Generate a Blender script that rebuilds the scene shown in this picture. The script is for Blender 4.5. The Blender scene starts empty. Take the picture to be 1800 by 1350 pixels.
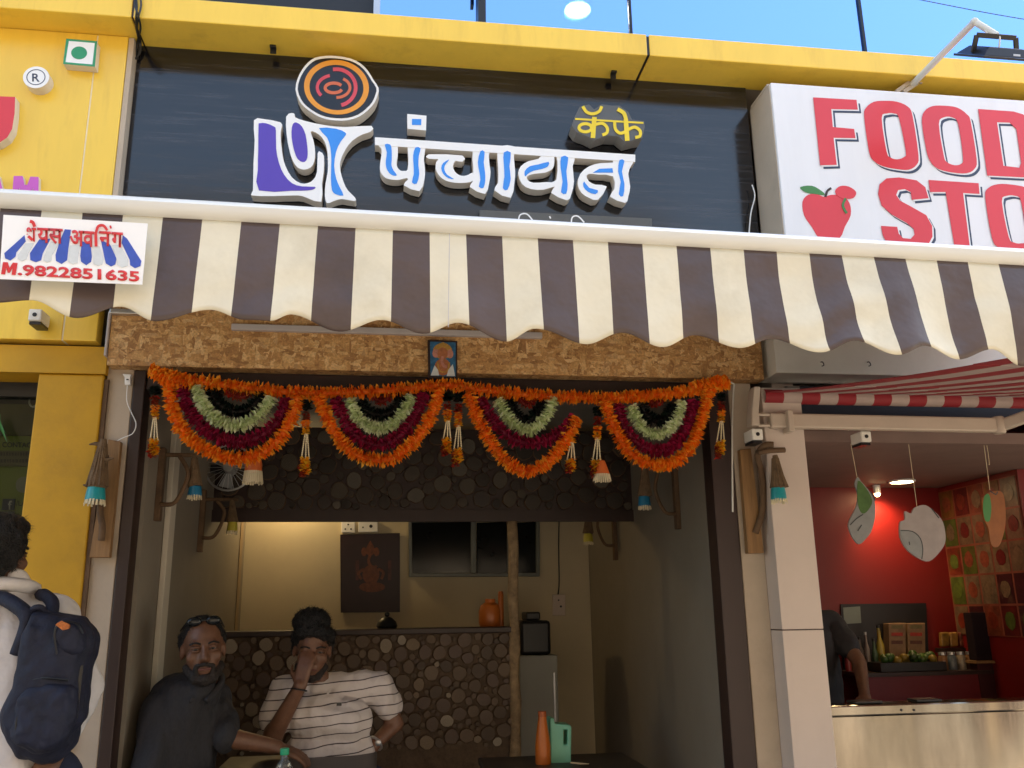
import bpy, bmesh, math, random
import numpy as np
from mathutils import Vector, Matrix, Euler
from mathutils.geometry import tessellate_polygon
random.seed(7)
R = math.radians
sc = bpy.context.scene
COL = sc.collection

# ------------------------------------------------------------------ camera
FPX, CX, CY = 1550.0, 900.0, 675.0
yaw, pitch, roll = R(8.167), R(14.41), R(-0.869)
fw = Vector((math.sin(yaw)*math.cos(pitch), math.cos(yaw)*math.cos(pitch), math.sin(pitch)))
r0 = Vector((math.cos(yaw), -math.sin(yaw), 0)); u0 = r0.cross(fw)
rt = r0*math.cos(roll) + u0*math.sin(roll); up = -r0*math.sin(roll) + u0*math.cos(roll)
CAM = Vector((0, -3.5, 1.45))
cd = bpy.data.cameras.new('camera'); cam = bpy.data.objects.new('camera', cd); COL.objects.link(cam)
cd.sensor_width = 36; cd.lens = FPX/1800*36; cd.clip_end = 600; cd.clip_start = .05
mw = Matrix.Identity(4)
for i in range(3):
    mw[i][0] = rt[i]; mw[i][1] = up[i]; mw[i][2] = -fw[i]; mw[i][3] = CAM[i]
cam.matrix_world = mw
sc.camera = cam

# ------------------------------------------------------------------ light: open shade, sun behind the building
SUN_EL, SUN_AZ = 62, 55          # azimuth measured from +Y towards +X
w = bpy.data.worlds.new('World'); sc.world = w; w.use_nodes = True
nt = w.node_tree; bg = nt.nodes['Background']
sky = nt.nodes.new('ShaderNodeTexSky'); sky.sky_type = 'NISHITA'; sky.sun_disc = False
sky.sun_elevation = R(SUN_EL); sky.sun_rotation = R(SUN_AZ); sky.air_density = 1.0; sky.dust_density = 2.0; sky.ozone_density = 1.0
nt.links.new(sky.outputs[0], bg.inputs[0]); bg.inputs[1].default_value = 0.15
sd = bpy.data.lights.new('sun', 'SUN'); sd.energy = 4.5; sd.angle = R(.5); sd.color = (1, .94, .85)
so = bpy.data.objects.new('sun', sd); COL.objects.link(so)
sdir = Vector((math.sin(R(SUN_AZ))*math.cos(R(SUN_EL)), math.cos(R(SUN_AZ))*math.cos(R(SUN_EL)), math.sin(R(SUN_EL))))
so.rotation_euler = sdir.to_track_quat('Z', 'Y').to_euler(); so.location = (0, 0, 15)
vs = sc.view_settings; vs.view_transform = 'Standard'; vs.look = 'None'; vs.gamma = 1; vs.exposure = 2.1
vs.use_white_balance = True; vs.white_balance_temperature = 7500; vs.white_balance_tint = 6

# ------------------------------------------------------------------ helpers
def ray(x, y): return rt*((x-CX)/FPX) - up*((y-CY)/FPX) + fw
def P(x, y, Y):
    d = ray(x, y); return CAM + d*((Y-CAM.y)/d.y)
def PX(x, y, X):
    d = ray(x, y); return CAM + d*((X-CAM.x)/d.x)
def PZ(x, y, Z):
    d = ray(x, y); return CAM + d*((Z-CAM.z)/d.z)
def zc(ox, oy, s): return lambda pts: [(ox+s*a, oy+s*b) for a, b in pts]

def mat(name, col, rough=.55, var=.12, vs=6, bump=0, bs=80, metal=0, spec=.5, dirt_or_sheen=0, dcol=(.12,.1,.08), dscale=2.5, stretch=(1,1,1), emit=None, trans=0, coat=0, sub=0, bd=.004, transl=0, bdet=4):
    m = bpy.data.materials.new(name); m.use_nodes = True
    n = m.node_tree.nodes; l = m.node_tree.links; b = n['Principled BSDF']
    b.inputs['Roughness'].default_value = rough; b.inputs['Metallic'].default_value = metal
    b.inputs['Specular IOR Level'].default_value = spec
    if coat: b.inputs['Coat Weight'].default_value = coat; b.inputs['Coat Roughness'].default_value = .08
    if trans: b.inputs['Transmission Weight'].default_value = trans
    if sub: b.inputs['Subsurface Weight'].default_value = sub; b.inputs['Subsurface Radius'].default_value = (.01,.004,.002)
    tc = n.new('ShaderNodeTexCoord'); mp = n.new('ShaderNodeMapping'); mp.inputs['Scale'].default_value = stretch
    l.new(tc.outputs['Object'], mp.inputs['Vector'])
    nz = n.new('ShaderNodeTexNoise'); nz.inputs['Scale'].default_value = vs; nz.inputs['Detail'].default_value = 6
    nz.inputs['Roughness'].default_value = .65
    l.new(mp.outputs[0], nz.inputs['Vector'])
    mr = n.new('ShaderNodeMapRange'); mr.inputs['From Min'].default_value = .25; mr.inputs['From Max'].default_value = .75
    mr.inputs['To Min'].default_value = 1-var; mr.inputs['To Max'].default_value = 1+var
    l.new(nz.outputs['Fac'], mr.inputs['Value'])
    mx = n.new('ShaderNodeMix'); mx.data_type = 'RGBA'; mx.blend_type = 'MULTIPLY'; mx.inputs['Factor'].default_value = 1
    mx.inputs['A'].default_value = (*col, 1); l.new(mr.outputs[0], mx.inputs['B'])
    out = mx.outputs['Result']
    if dirt_or_sheen:  # second colour layer
        n2 = n.new('ShaderNodeTexNoise'); n2.inputs['Scale'].default_value = dscale; n2.inputs['Detail'].default_value = 8; n2.inputs['Roughness'].default_value = .7
        l.new(mp.outputs[0], n2.inputs['Vector'])
        m2 = n.new('ShaderNodeMapRange'); m2.inputs['From Min'].default_value = .52; m2.inputs['From Max'].default_value = .78; m2.inputs['To Max'].default_value = dirt_or_sheen
        l.new(n2.outputs['Fac'], m2.inputs['Value'])
        x2 = n.new('ShaderNodeMix'); x2.data_type = 'RGBA'; l.new(m2.outputs[0], x2.inputs['Factor'])
        l.new(out, x2.inputs['A']); x2.inputs['B'].default_value = (*dcol, 1); out = x2.outputs['Result']
    l.new(out, b.inputs['Base Color'])
    if bump:
        n3 = n.new('ShaderNodeTexNoise'); n3.inputs['Scale'].default_value = bs; n3.inputs['Detail'].default_value = bdet
        l.new(mp.outputs[0], n3.inputs['Vector'])
        bp = n.new('ShaderNodeBump'); bp.inputs['Strength'].default_value = bump; bp.inputs['Distance'].default_value = bd
        l.new(n3.outputs['Fac'], bp.inputs['Height']); l.new(bp.outputs[0], b.inputs['Normal'])
    if emit:
        b.inputs['Emission Color'].default_value = (*emit[0], 1); b.inputs['Emission Strength'].default_value = emit[1]
    if transl:
        tl_ = n.new('ShaderNodeBsdfTranslucent'); l.new(out, tl_.inputs['Color']); ms_ = n.new('ShaderNodeMixShader'); ms_.inputs[0].default_value = transl
        l.new(b.outputs[0], ms_.inputs[1]); l.new(tl_.outputs[0], ms_.inputs[2]); l.new(ms_.outputs[0], n['Material Output'].inputs['Surface'])
    return m

def obj(name, me, parent=None, mats=()):
    for m in mats: me.materials.append(m)
    o = bpy.data.objects.new(name, me); COL.objects.link(o)
    if parent:
        o.parent = parent
        o.matrix_parent_inverse = PINV.get(parent.name, Matrix.Identity(4))
    return o
PINV = {}
def tag(o, label=None, cat=None, group=None, kind=None):
    if label: o['label'] = label
    if cat: o['category'] = cat
    if group: o['group'] = group
    if kind: o['kind'] = kind
    return o
def thing(name, label, cat, loc=(0,0,0), group=None):
    o = bpy.data.objects.new(name, None); COL.objects.link(o); o.location = loc; o.empty_display_size = .1
    PINV[o.name] = Matrix.Translation(Vector(loc)).inverted()
    return tag(o, label, cat, group)

class B:
    """collects geometry in world space, becomes one mesh object"""
    def __init__(s): s.v = []; s.f = []; s.m = []
    def add(s, v, f, m=0):
        k = len(s.v); s.v += [tuple(x) for x in v]; s.f += [tuple(i+k for i in q) for q in f]; s.m += [m]*len(f); return s
    def box(s, x0, x1, y0, y1, z0, z1, m=0):
        v = [(x,y,z) for x in (x0,x1) for y in (y0,y1) for z in (z0,z1)]
        return s.add(v, [(0,1,3,2),(4,6,7,5),(0,4,5,1),(2,3,7,6),(0,2,6,4),(1,5,7,3)], m)
    def hexa(s, a, b, m=0):
        """a, b: two quads (4 points each, same order) joined"""
        v = list(a)+list(b)
        return s.add(v, [(0,1,2,3),(4,7,6,5),(0,4,5,1),(1,5,6,2),(2,6,7,3),(3,7,4,0)], m)
    def bar(s, a, b, w_, h_, m=0, upv=Vector((0,0,1))):
        a, b = Vector(a), Vector(b); d = (b-a).normalized(); sx = d.cross(upv)
        if sx.length < 1e-4: sx = d.cross(Vector((1,0,0)))
        sx.normalize(); uz = sx.cross(d)
        q = [sx*(w_/2*i)+uz*(h_/2*j) for i, j in ((-1,-1),(1,-1),(1,1),(-1,1))]
        return s.hexa([a+x for x in q], [b+x for x in q], m)
    def tube(s, pts, rad, n=8, m=0, caps=True):
        pts = [Vector(p) for p in pts]; rads = rad if isinstance(rad, (list,tuple)) else [rad]*len(pts)
        vs_, fs = [], []; ref = None
        for i, p in enumerate(pts):
            t = (pts[min(i+1,len(pts)-1)]-pts[max(i-1,0)]).normalized()
            if ref is None:
                ref = t.orthogonal().normalized()
            ref = (ref - t*ref.dot(t)); ref = ref.normalized() if ref.length > 1e-5 else t.orthogonal().normalized()
            bn = t.cross(ref)
            for k in range(n):
                a = 2*math.pi*k/n; vs_.append(p + (ref*math.cos(a)+bn*math.sin(a))*rads[i])
        for i in range(len(pts)-1):
            for k in range(n): fs.append((i*n+k, i*n+(k+1)%n, (i+1)*n+(k+1)%n, (i+1)*n+k))
        if caps: fs += [tuple(reversed(range(n))), tuple(range((len(pts)-1)*n, len(pts)*n))]
        return s.add(vs_, fs, m)
    def lathe(s, prof, origin, n=20, axis='Z', m=0, ring=False):
        o = Vector(origin); vs_, fs = [], []
        for r_, h in prof:
            for k in range(n):
                a = 2*math.pi*k/n; c, d = r_*math.cos(a), r_*math.sin(a)
                vs_.append(o + (Vector((c,d,h)) if axis == 'Z' else Vector((c,h,d)) if axis == 'Y' else Vector((h,c,d))))
        N = len(prof)
        for i in range(N-1):
            for k in range(n): fs.append((i*n+k, i*n+(k+1)%n, (i+1)*n+(k+1)%n, (i+1)*n+k))
        if ring: fs += [((N-1)*n+k, (N-1)*n+(k+1)%n, (k+1)%n, k) for k in range(n)]
        else: fs += [tuple(reversed(range(n))), tuple(range((N-1)*n, N*n))]
        return s.add(vs_, fs, m)
    def ball(s, c, r_, n=10, m=0, rot=None):
        r_ = Vector(r_) if not isinstance(r_, (int,float)) else Vector((r_,r_,r_)); c = Vector(c)
        vs_, fs = [], []
        for i in range(n+1):
            th = math.pi*i/n
            for k in range(n*2):
                a = math.pi*k/n; p = Vector((r_.x*math.sin(th)*math.cos(a), r_.y*math.sin(th)*math.sin(a), r_.z*math.cos(th)))
                vs_.append(c + (rot @ p if rot else p))
        for i in range(n):
            for k in range(n*2): fs.append((i*2*n+k, (i+1)*2*n+k, (i+1)*2*n+(k+1)%(2*n), i*2*n+(k+1)%(2*n)))
        return s.add(vs_, fs, m)
    def cap(s, a, b, ra, rb, n=10, m=0):
        a, b = Vector(a), Vector(b); d = b-a; L = d.length
        if L < 1e-6: return s.ball(a, ra, 6, m)
        t = d/L; pts, rd = [], []
        for i in range(5):
            th = math.pi/2*(1-i/4); pts.append(a - t*(ra*math.sin(th))); rd.append(max(ra*math.cos(th), ra*.02))
        for i in range(1, 4): pts.append(a+d*(i/4)); rd.append(ra+(rb-ra)*i/4)
        for i in range(5):
            th = math.pi/2*i/4; pts.append(b + t*(rb*math.sin(th))); rd.append(max(rb*math.cos(th), rb*.02))
        return s.tube(pts, rd, n, m)
    def shape(s, loops, Yf, depth, m=0, ms=None):
        """outline(s) in picture coordinates laid on the plane Y=Yf, extruded straight back"""
        W = [[P(x, y, Yf) for x, y in lp] for lp in loops]
        return s.shape3(W, Vector((0, depth, 0)), m, ms)
    def shape3(s, W, ext, m=0, ms=None):
        nrm = Vector((0,0,0)); a = W[0]
        flat = [[Vector((p.x, p.z, 0)) if abs(ext.y) >= max(abs(ext.x),abs(ext.z)) else (Vector((p.y, p.z, 0)) if abs(ext.x) >= abs(ext.z) else Vector((p.x, p.y, 0))) for p in lp] for lp in W]
        tri = tessellate_polygon(flat); pts = [p for lp in W for p in lp]; n = len(pts)
        fs = [tuple(t) for t in tri] + [tuple(i+n for i in reversed(t)) for t in tri]
        s.add(pts+[p+ext for p in pts], fs, m)
        k = len(s.v)-2*n; st = 0
        for lp in W:
            L = len(lp)
            for i in range(L):
                j = (i+1) % L; s.f.append((k+st+i, k+st+j, k+n+st+j, k+n+st+i)); s.m.append(m if ms is None else ms)
            st += L
        return s
    def build(s, name, mats, parent=None, smooth=False, bevel=0, normals=True):
        me = bpy.data.meshes.new(name); me.from_pydata(s.v, [], s.f)
        if not isinstance(mats, (list,tuple)): mats = [mats]
        me.polygons.foreach_set('material_index', s.m)
        if normals:
            bm = bmesh.new(); bm.from_mesh(me); bmesh.ops.recalc_face_normals(bm, faces=bm.faces); bm.to_mesh(me); bm.free()
        if smooth:
            me.polygons.foreach_set('use_smooth', [True]*len(me.polygons))
        o = obj(name, me, parent, mats)
        if smooth == 'auto':
            bm = bmesh.new(); bm.from_mesh(me)
            for e in bm.edges:
                if len(e.link_faces) == 2 and e.calc_face_angle(0) > .6: e.smooth = False
            bm.to_mesh(me); bm.free()
        if bevel:
            md = o.modifiers.new('bevel', 'BEVEL'); md.width = bevel; md.segments = 2; md.limit_method = 'ANGLE'; md.angle_limit = .7
        return o

def crom(pts, k=6, closed=False):
    pts = [Vector(p) for p in pts]; n = len(pts); out = []
    rng = range(n if closed else n-1)
    for i in rng:
        g = (lambda j: pts[j % n]) if closed else (lambda j: pts[min(max(j,0),n-1)])
        a, b, c, d = g(i-1), g(i), g(i+1), g(i+2)
        for q in range(k):
            t = q/k
            out.append(.5*((2*b)+(c-a)*t+(2*a-5*b+4*c-d)*t*t+(3*b-a-3*c+d)*t**3))
    if not closed: out.append(pts[-1])
    return out
def sm(pts, k=3): return [(p.x, p.y) for p in crom([(a,b,0) for a,b in pts], k, True)]
def ribbon(pts, wd, k=5, closed=False):
    c = crom([(a,b,0) for a,b in pts], k, closed); n = len(c); L, Rr = [], []
    for i in range(n):
        t = (c[(i+1)%n]-c[i-1]) if closed else (c[min(i+1,n-1)]-c[max(i-1,0)])
        t.normalize(); q = Vector((-t.y, t.x, 0))*wd/2
        L.append(((c[i]+q).x, (c[i]+q).y)); Rr.append(((c[i]-q).x, (c[i]-q).y))
    return [L, Rr] if closed else [L + Rr[::-1]]

def fontmesh(text, bold=0.0, shear=0):
    c = bpy.data.curves.new('print', 'FONT'); c.body = text; c.offset = bold; c.shear = shear; c.resolution_u = 3
    o = bpy.data.objects.new('print', c); COL.objects.link(o); bpy.context.view_layer.update()
    me = bpy.data.meshes.new_from_object(o.evaluated_get(bpy.context.evaluated_depsgraph_get()))
    bpy.data.objects.remove(o); bpy.data.curves.remove(c)
    return me
def textpx(name, text, x0, x1, yb0, yt0, yb1, yt1, Y, m, parent, bold=0.0, thick=.0006):
    """flat lettering fitted into the picture quad: left edge x0 (baseline yb0, top yt0) to right edge x1 (yb1, yt1), on plane Y"""
    me = fontmesh(text, bold)
    xs = [v.co.x for v in me.vertices]; ys = [v.co.y for v in me.vertices]
    a, b_, c_, d_ = min(xs), max(xs), min(ys), max(ys)
    BL, TL, BR, TR = P(x0,yb0,Y), P(x0,yt0,Y), P(x1,yb1,Y), P(x1,yt1,Y)
    for v in me.vertices:
        s_ = (v.co.x-a)/(b_-a); t_ = (v.co.y-c_)/(d_-c_)
        v.co = BL*(1-s_)*(1-t_)+BR*s_*(1-t_)+TL*(1-s_)*t_+TR*s_*t_
    bm = bmesh.new(); bm.from_mesh(me); bmesh.ops.remove_doubles(bm, verts=bm.verts, dist=1e-6)
    g = bmesh.ops.extrude_face_region(bm, geom=bm.faces[:])
    for e in g['geom']:
        if isinstance(e, bmesh.types.BMVert): e.co.y += thick
    bmesh.ops.recalc_face_normals(bm, faces=bm.faces); bm.to_mesh(me); bm.free()
    return obj(name, me, parent, [m])

def copy_thing(root, delta, label=None, group=None, skip=()):
    r_ = root.copy(); COL.objects.link(r_); r_.location = root.location + Vector(delta)
    if label: r_['label'] = label
    if group: r_['group'] = group
    PINV[r_.name] = PINV.get(root.name, Matrix.Identity(4))
    for ch in list(root.children):
        c = ch.copy(); COL.objects.link(c); c.parent = r_
        for g in list(ch.children):
            d = g.copy(); COL.objects.link(d); d.parent = c
    return r_

def remesh(b, name, m, parent, voxel=.008, smooth=6, disp=0, dscale=.05, zs=1):
    """many overlapping closed primitives become one continuous skin"""
    me = bpy.data.meshes.new(name); me.from_pydata(b.v, [], b.f)
    bm = bmesh.new(); bm.from_mesh(me); bmesh.ops.recalc_face_normals(bm, faces=bm.faces); bm.to_mesh(me); bm.free()
    t = bpy.data.objects.new('tmp', me); COL.objects.link(t)
    md = t.modifiers.new('r', 'REMESH'); md.mode = 'VOXEL'; md.voxel_size = voxel
    ms = t.modifiers.new('s', 'SMOOTH'); ms.factor = .5; ms.iterations = smooth
    bpy.context.view_layer.update()
    out = bpy.data.meshes.new_from_object(t.evaluated_get(bpy.context.evaluated_depsgraph_get()))
    bpy.data.objects.remove(t); bpy.data.meshes.remove(me)
    out.name = name; out.materials.clear()
    if disp:
        from mathutils import noise
        nn = [v.normal.copy() for v in out.vertices]
        for v, q in zip(out.vertices, nn):
            v.co += q*((noise.noise(Vector((v.co.x,v.co.y,v.co.z*zs))/dscale)+.35+.35*noise.noise(Vector((v.co.x,v.co.y,v.co.z*zs))*2.3/dscale))*disp)
    out.polygons.foreach_set('use_smooth', [True]*len(out.polygons))
    return obj(name, out, parent, [m] if not isinstance(m, (list,tuple)) else m)

def fuzz(o, n, ln, m, flow=(0,0,-.4), seed=1):
    r_ = random.Random(seed); me = o.data; P_ = [(p.center.copy(), p.normal.copy()) for p in me.polygons]; b_ = B()
    fl_ = Vector(flow)
    for _ in range(n):
        c, nr = r_.choice(P_); d = (nr*r_.uniform(.25,.8)+fl_+Vector((r_.uniform(-.6,.6),r_.uniform(-.6,.6),r_.uniform(-.6,.6)))).normalized(); t = d.cross(nr)
        if t.length < .01: continue
        t.normalize(); L = ln*r_.uniform(.5,1.2); w_ = .0009
        b_.add([c-nr*.002-t*w_, c-nr*.002+t*w_, c+d*L], [(0,1,2)])
    q = b_.build('loose_strands', m, None, normals=False); q.parent = o; q.matrix_parent_inverse = Matrix.Identity(4)
    q.matrix_world = Matrix.Identity(4); q['kind'] = 'stuff'
    return q

# ------------------------------------------------------------------ materials
M = {}
M['yellow'] = mat('yellow_cladding', (.92,.61,.085), .30, .06, 3, dirt_or_sheen=.5, dcol=(.58,.34,.05), dscale=2.6, stretch=(3,3,.5), bump=.05, bs=2, bd=.02)
M['yellow_paint'] = mat('yellow_paint', (.58,.31,.012), .6, .1, 5, bump=.15, dirt_or_sheen=.4, dcol=(.22,.11,.02), dscale=3)
M['joint'] = mat('joint_sealant', (.85,.78,.6), .6)
M['black'] = mat('black_plastic', (.012,.012,.013), .4)
M['dark_metal'] = mat('dark_metal', (.03,.03,.033), .35, metal=.6)
M['alu'] = mat('aluminium', (.55,.55,.56), .35, .08, 20, metal=.8)
M['cream_wall'] = mat('cream_plaster', (.50,.41,.32), .75, .1, 4, bump=.25, bs=40, dirt_or_sheen=.45, dcol=(.3,.24,.18), dscale=3)
M['white_wall'] = mat('white_cladding', (.62,.52,.46), .5, .05, 3, dirt_or_sheen=.2, dcol=(.45,.38,.3))
M['white_box'] = mat('white_box', (.80,.78,.72), .5, .05, 4, dirt_or_sheen=.25, dcol=(.5,.45,.36))
M['white'] = mat('white_acrylic', (.90,.90,.90), .3, .02, 3)
M['letter_side'] = mat('letter_side', (.74,.67,.59), .45, .06, 8)
M['blue'] = mat('blue_acrylic', (.03,.28,.85), .25, .05, 5)
M['purple'] = mat('purple_acrylic', (.10,.055,.46), .25, .05, 5)
M['orange'] = mat('orange_print', (.85,.33,.03), .35)
M['pink'] = mat('pink_red_print', (.72,.07,.10), .35)
M['sign_yellow'] = mat('sign_yellow', (.88,.66,.03), .35)
M['cafe_side'] = mat('grey_plate', (.23,.22,.21), .5)
M['plate'] = mat('grey_gloss_plate', (.10,.10,.095), .18, .1, 12)
M['red_print'] = mat('red_print', (.72,.045,.06), .3, .05, 3)
M['navy_print'] = mat('navy_print', (.03,.05,.10), .4)
M['green_print'] = mat('green_print', (.02,.30,.14), .4)
M['leaf_green'] = mat('leaf_green', (.05,.22,.06), .45)
M['magenta'] = mat('magenta_letter', (.62,.12,.55), .4)
M['flex'] = mat('flex_sheet', (.80,.81,.84), .3, .03, 3, dirt_or_sheen=.15, dcol=(.55,.53,.50), dscale=2, stretch=(3,1,.4), bump=.15, bs=3, bd=.02, bdet=1)
M['bar'] = mat('powder_coated_bar', (.72,.72,.69), .35, .05, 10, dirt_or_sheen=.2, dcol=(.5,.45,.36), stretch=(.3,1,1))
M['arm_cream'] = mat('arm_cream', (.52,.43,.35), .45, .08, 8)
M['wood_dark'] = mat('dark_wood', (.035,.017,.014), .45, .2, 12, stretch=(1,1,.08))
M['wood'] = mat('wood_plank', (.28,.15,.06), .65, .3, 9, bump=.3, bs=40, stretch=(6,6,.5))
M['bark'] = mat('bark', (.13,.075,.04), .85, .4, 14, bump=.8, bs=50)
M['jute'] = mat('jute', (.16,.10,.055), .9, .35, 40, bump=1, bs=120)
M['teal'] = mat('teal_enamel', (.01,.30,.34), .3, .1, 20)
M['teal_blue'] = mat('blue_enamel', (.01,.17,.33), .35, .1, 20)
M['fringe'] = mat('cream_fringe', (.72,.62,.42), .8)
M['lamp_yellow'] = mat('yellow_enamel', (.50,.42,.05), .4)
M['lamp_orange'] = mat('orange_cup', (.62,.13,.03), .5)
M['skin'] = mat('skin', (.15,.068,.038), .48, .22, 45, bump=.35, bs=170, bd=.002, sub=.05)
M['skin2'] = mat('skin_fair', (.17,.08,.047), .48, .22, 45, bump=.35, bs=170, bd=.002, sub=.05)
M['hair'] = mat('hair', (.007,.006,.006), .55, .5, 60, bump=1, bs=190, bd=.01)
M['beard'] = mat('beard', (.018,.012,.010), .7, .3, 60, bump=1, bs=220)
M['dark_shirt'] = mat('charcoal_shirt', (.024,.023,.027), .85, .3, 60, bump=.9, bs=5, bd=.03, stretch=(2.5,2.5,1))
M['jeans'] = mat('navy_trousers', (.015,.02,.045), .85, .2, 40)
M['white_shirt'] = mat('white_shirt', (.64,.60,.59), .8, .08, 6, bump=.9, bs=6, bd=.035)
M['pack'] = mat('navy_nylon', (.007,.009,.026), .75, .4, 25, bump=.9, bs=11, bd=.02)
M['steel'] = mat('brushed_steel', (.30,.26,.21), .17, .5, 1.5, metal=1, bump=.9, bs=1.8, bd=.09, bdet=0, dirt_or_sheen=.8, dcol=(.15,.12,.09), dscale=1.2, stretch=(2.2,1,.55))  # tall colour blotches stand in for soft reflections of the street
M['red_wall'] = mat('red_wall', (.17,.006,.006), .45, .06, 3)
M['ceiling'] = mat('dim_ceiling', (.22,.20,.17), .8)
M['cafe_wall'] = mat('cafe_wall', (.25,.215,.17), .8, .08, 3, bump=.15, dirt_or_sheen=.3, dcol=(.25,.2,.14))
M['kitchen_wall'] = mat('kitchen_wall', (.62,.53,.36), .7, .05, 4)
M['glass_dark'] = mat('dark_glass', (.01,.012,.013), .12, spec=.4)
M['ledge'] = mat('grey_channel', (.50,.46,.46), .5, .1, 8)
def nodes(name):
    m = bpy.data.materials.new(name); m.use_nodes = True
    return m, m.node_tree.nodes, m.node_tree.links, m.node_tree.nodes['Principled BSDF']
def ramp(n, stops, interp='LINEAR'):
    r_ = n.new('ShaderNodeValToRGB'); e = r_.color_ramp.elements; r_.color_ramp.interpolation = interp
    e[0].position, e[0].color = stops[0][0], (*stops[0][1], 1); e[1].position, e[1].color = stops[-1][0], (*stops[-1][1], 1)
    for p, c in stops[1:-1]:
        q = e.new(p); q.color = (*c, 1)
    return r_
# chipboard of pressed flakes
m, n, l, b = nodes('flake_board'); M['osb'] = m
tc = n.new('ShaderNodeTexCoord')
def flakes(scale, ang, seed):
    mp = n.new('ShaderNodeMapping'); mp.inputs['Rotation'].default_value = (0, ang, 0); mp.inputs['Scale'].default_value = scale; mp.inputs['Location'].default_value = (seed, 0, seed)
    l.new(tc.outputs['Object'], mp.inputs['Vector'])
    v = n.new('ShaderNodeTexVoronoi'); v.inputs['Scale'].default_value = 1; v.inputs['Randomness'].default_value = 1
    l.new(mp.outputs[0], v.inputs['Vector']); return v
f1, f2, f3 = flakes((22,26,68), .5, 3), flakes((60,26,20), .35, 9), flakes((24,26,74), -.6, 17)
nm = n.new('ShaderNodeTexNoise'); nm.inputs['Scale'].default_value = 40; l.new(tc.outputs['Object'], nm.inputs['Vector'])
def mixc(fac, A, Bc):
    x = n.new('ShaderNodeMix'); x.data_type = 'RGBA'; l.new(fac, x.inputs['Factor']); l.new(A, x.inputs['A']); l.new(Bc, x.inputs['B']); return x.outputs['Result']
g1 = n.new('ShaderNodeMath'); g1.operation = 'GREATER_THAN'; g1.inputs[1].default_value = .5; l.new(nm.outputs['Fac'], g1.inputs[0])
mm = mixc(g1.outputs[0], f1.outputs['Color'], f2.outputs['Color'])
nm2 = n.new('ShaderNodeTexNoise'); nm2.inputs['Scale'].default_value = 24; l.new(tc.outputs['Object'], nm2.inputs['Vector'])
g2 = n.new('ShaderNodeMath'); g2.operation = 'GREATER_THAN'; g2.inputs[1].default_value = .55; l.new(nm2.outputs['Fac'], g2.inputs[0])
mm = mixc(g2.outputs[0], mm, f3.outputs['Color'])
bw = n.new('ShaderNodeSeparateColor'); l.new(mm, bw.inputs[0])
rp = ramp(n, [(0,(.34,.165,.06)), (.3,(.52,.27,.10)), (.62,(.64,.37,.15)), (.88,(.78,.51,.25)), (1,(.40,.20,.08))]); l.new(bw.outputs[0], rp.inputs[0])
fine = n.new('ShaderNodeTexNoise'); fine.inputs['Scale'].default_value = 130; fine.inputs['Detail'].default_value = 5; l.new(tc.outputs['Object'], fine.inputs['Vector'])
mul = n.new('ShaderNodeMix'); mul.data_type = 'RGBA'; mul.blend_type = 'MULTIPLY'; mul.inputs['Factor'].default_value = .5
l.new(rp.outputs[0], mul.inputs['A']); rr = ramp(n, [(.3,(.4,.4,.4)), (.65,(1.2,1.2,1.2))]); l.new(fine.outputs['Fac'], rr.inputs[0]); l.new(rr.outputs[0], mul.inputs['B'])
l.new(mul.outputs['Result'], b.inputs['Base Color']); b.inputs['Roughness'].default_value = .55
bp = n.new('ShaderNodeBump'); bp.inputs['Strength'].default_value = .5; bp.inputs['Distance'].default_value = .002
l.new(bw.outputs[1], bp.inputs['Height']); l.new(bp.outputs[0], b.inputs['Normal'])
# black laminate with a horizontal grain
m, n, l, b = nodes('black_laminate'); M['laminate'] = m
tc = n.new('ShaderNodeTexCoord'); mp = n.new('ShaderNodeMapping'); mp.inputs['Scale'].default_value = (.9,1,20); l.new(tc.outputs['Object'], mp.inputs['Vector'])
nz = n.new('ShaderNodeTexNoise'); nz.inputs['Scale'].default_value = 2; nz.inputs['Detail'].default_value = 8; nz.inputs['Roughness'].default_value = .7; l.new(mp.outputs[0], nz.inputs['Vector'])
rp = ramp(n, [(.3,(.002,.002,.003)), (.5,(.008,.008,.011)), (.72,(.04,.042,.055))]); l.new(nz.outputs['Fac'], rp.inputs[0]); l.new(rp.outputs[0], b.inputs['Base Color'])
rr = n.new('ShaderNodeMapRange'); rr.inputs['From Min'].default_value = .3; rr.inputs['From Max'].default_value = .7; rr.inputs['To Min'].default_value = .04; rr.inputs['To Max'].default_value = .24; l.new(nz.outputs['Fac'], rr.inputs['Value']); l.new(rr.outputs[0], b.inputs['Roughness'])
b.inputs['Specular IOR Level'].default_value = .75; b.inputs['IOR'].default_value = 1.5
bp = n.new('ShaderNodeBump'); bp.inputs['Strength'].default_value = .05; bp.inputs['Distance'].default_value = .002; l.new(nz.outputs['Fac'], bp.inputs['Height']); l.new(bp.outputs[0], b.inputs['Normal'])
# vinyl awning cloth
M['vinyl_brown'] = mat('brown_vinyl', (.085,.056,.050), .36, .22, 3, dirt_or_sheen=.6, dcol=(.05,.032,.026), dscale=4, bump=.5, bs=6, bd=.02, spec=.5)
M['vinyl_cream'] = mat('cream_vinyl', (.71,.65,.50), .42, .10, 5, dirt_or_sheen=.6, dcol=(.50,.43,.29), dscale=4, bump=.4, bs=6, bd=.02)
M['cloth_red'] = mat('red_cloth', (.28,.015,.024), .7, .1, 8)
M['cloth_pink'] = mat('pale_cloth', (.42,.33,.30), .7, .1, 8)
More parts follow.
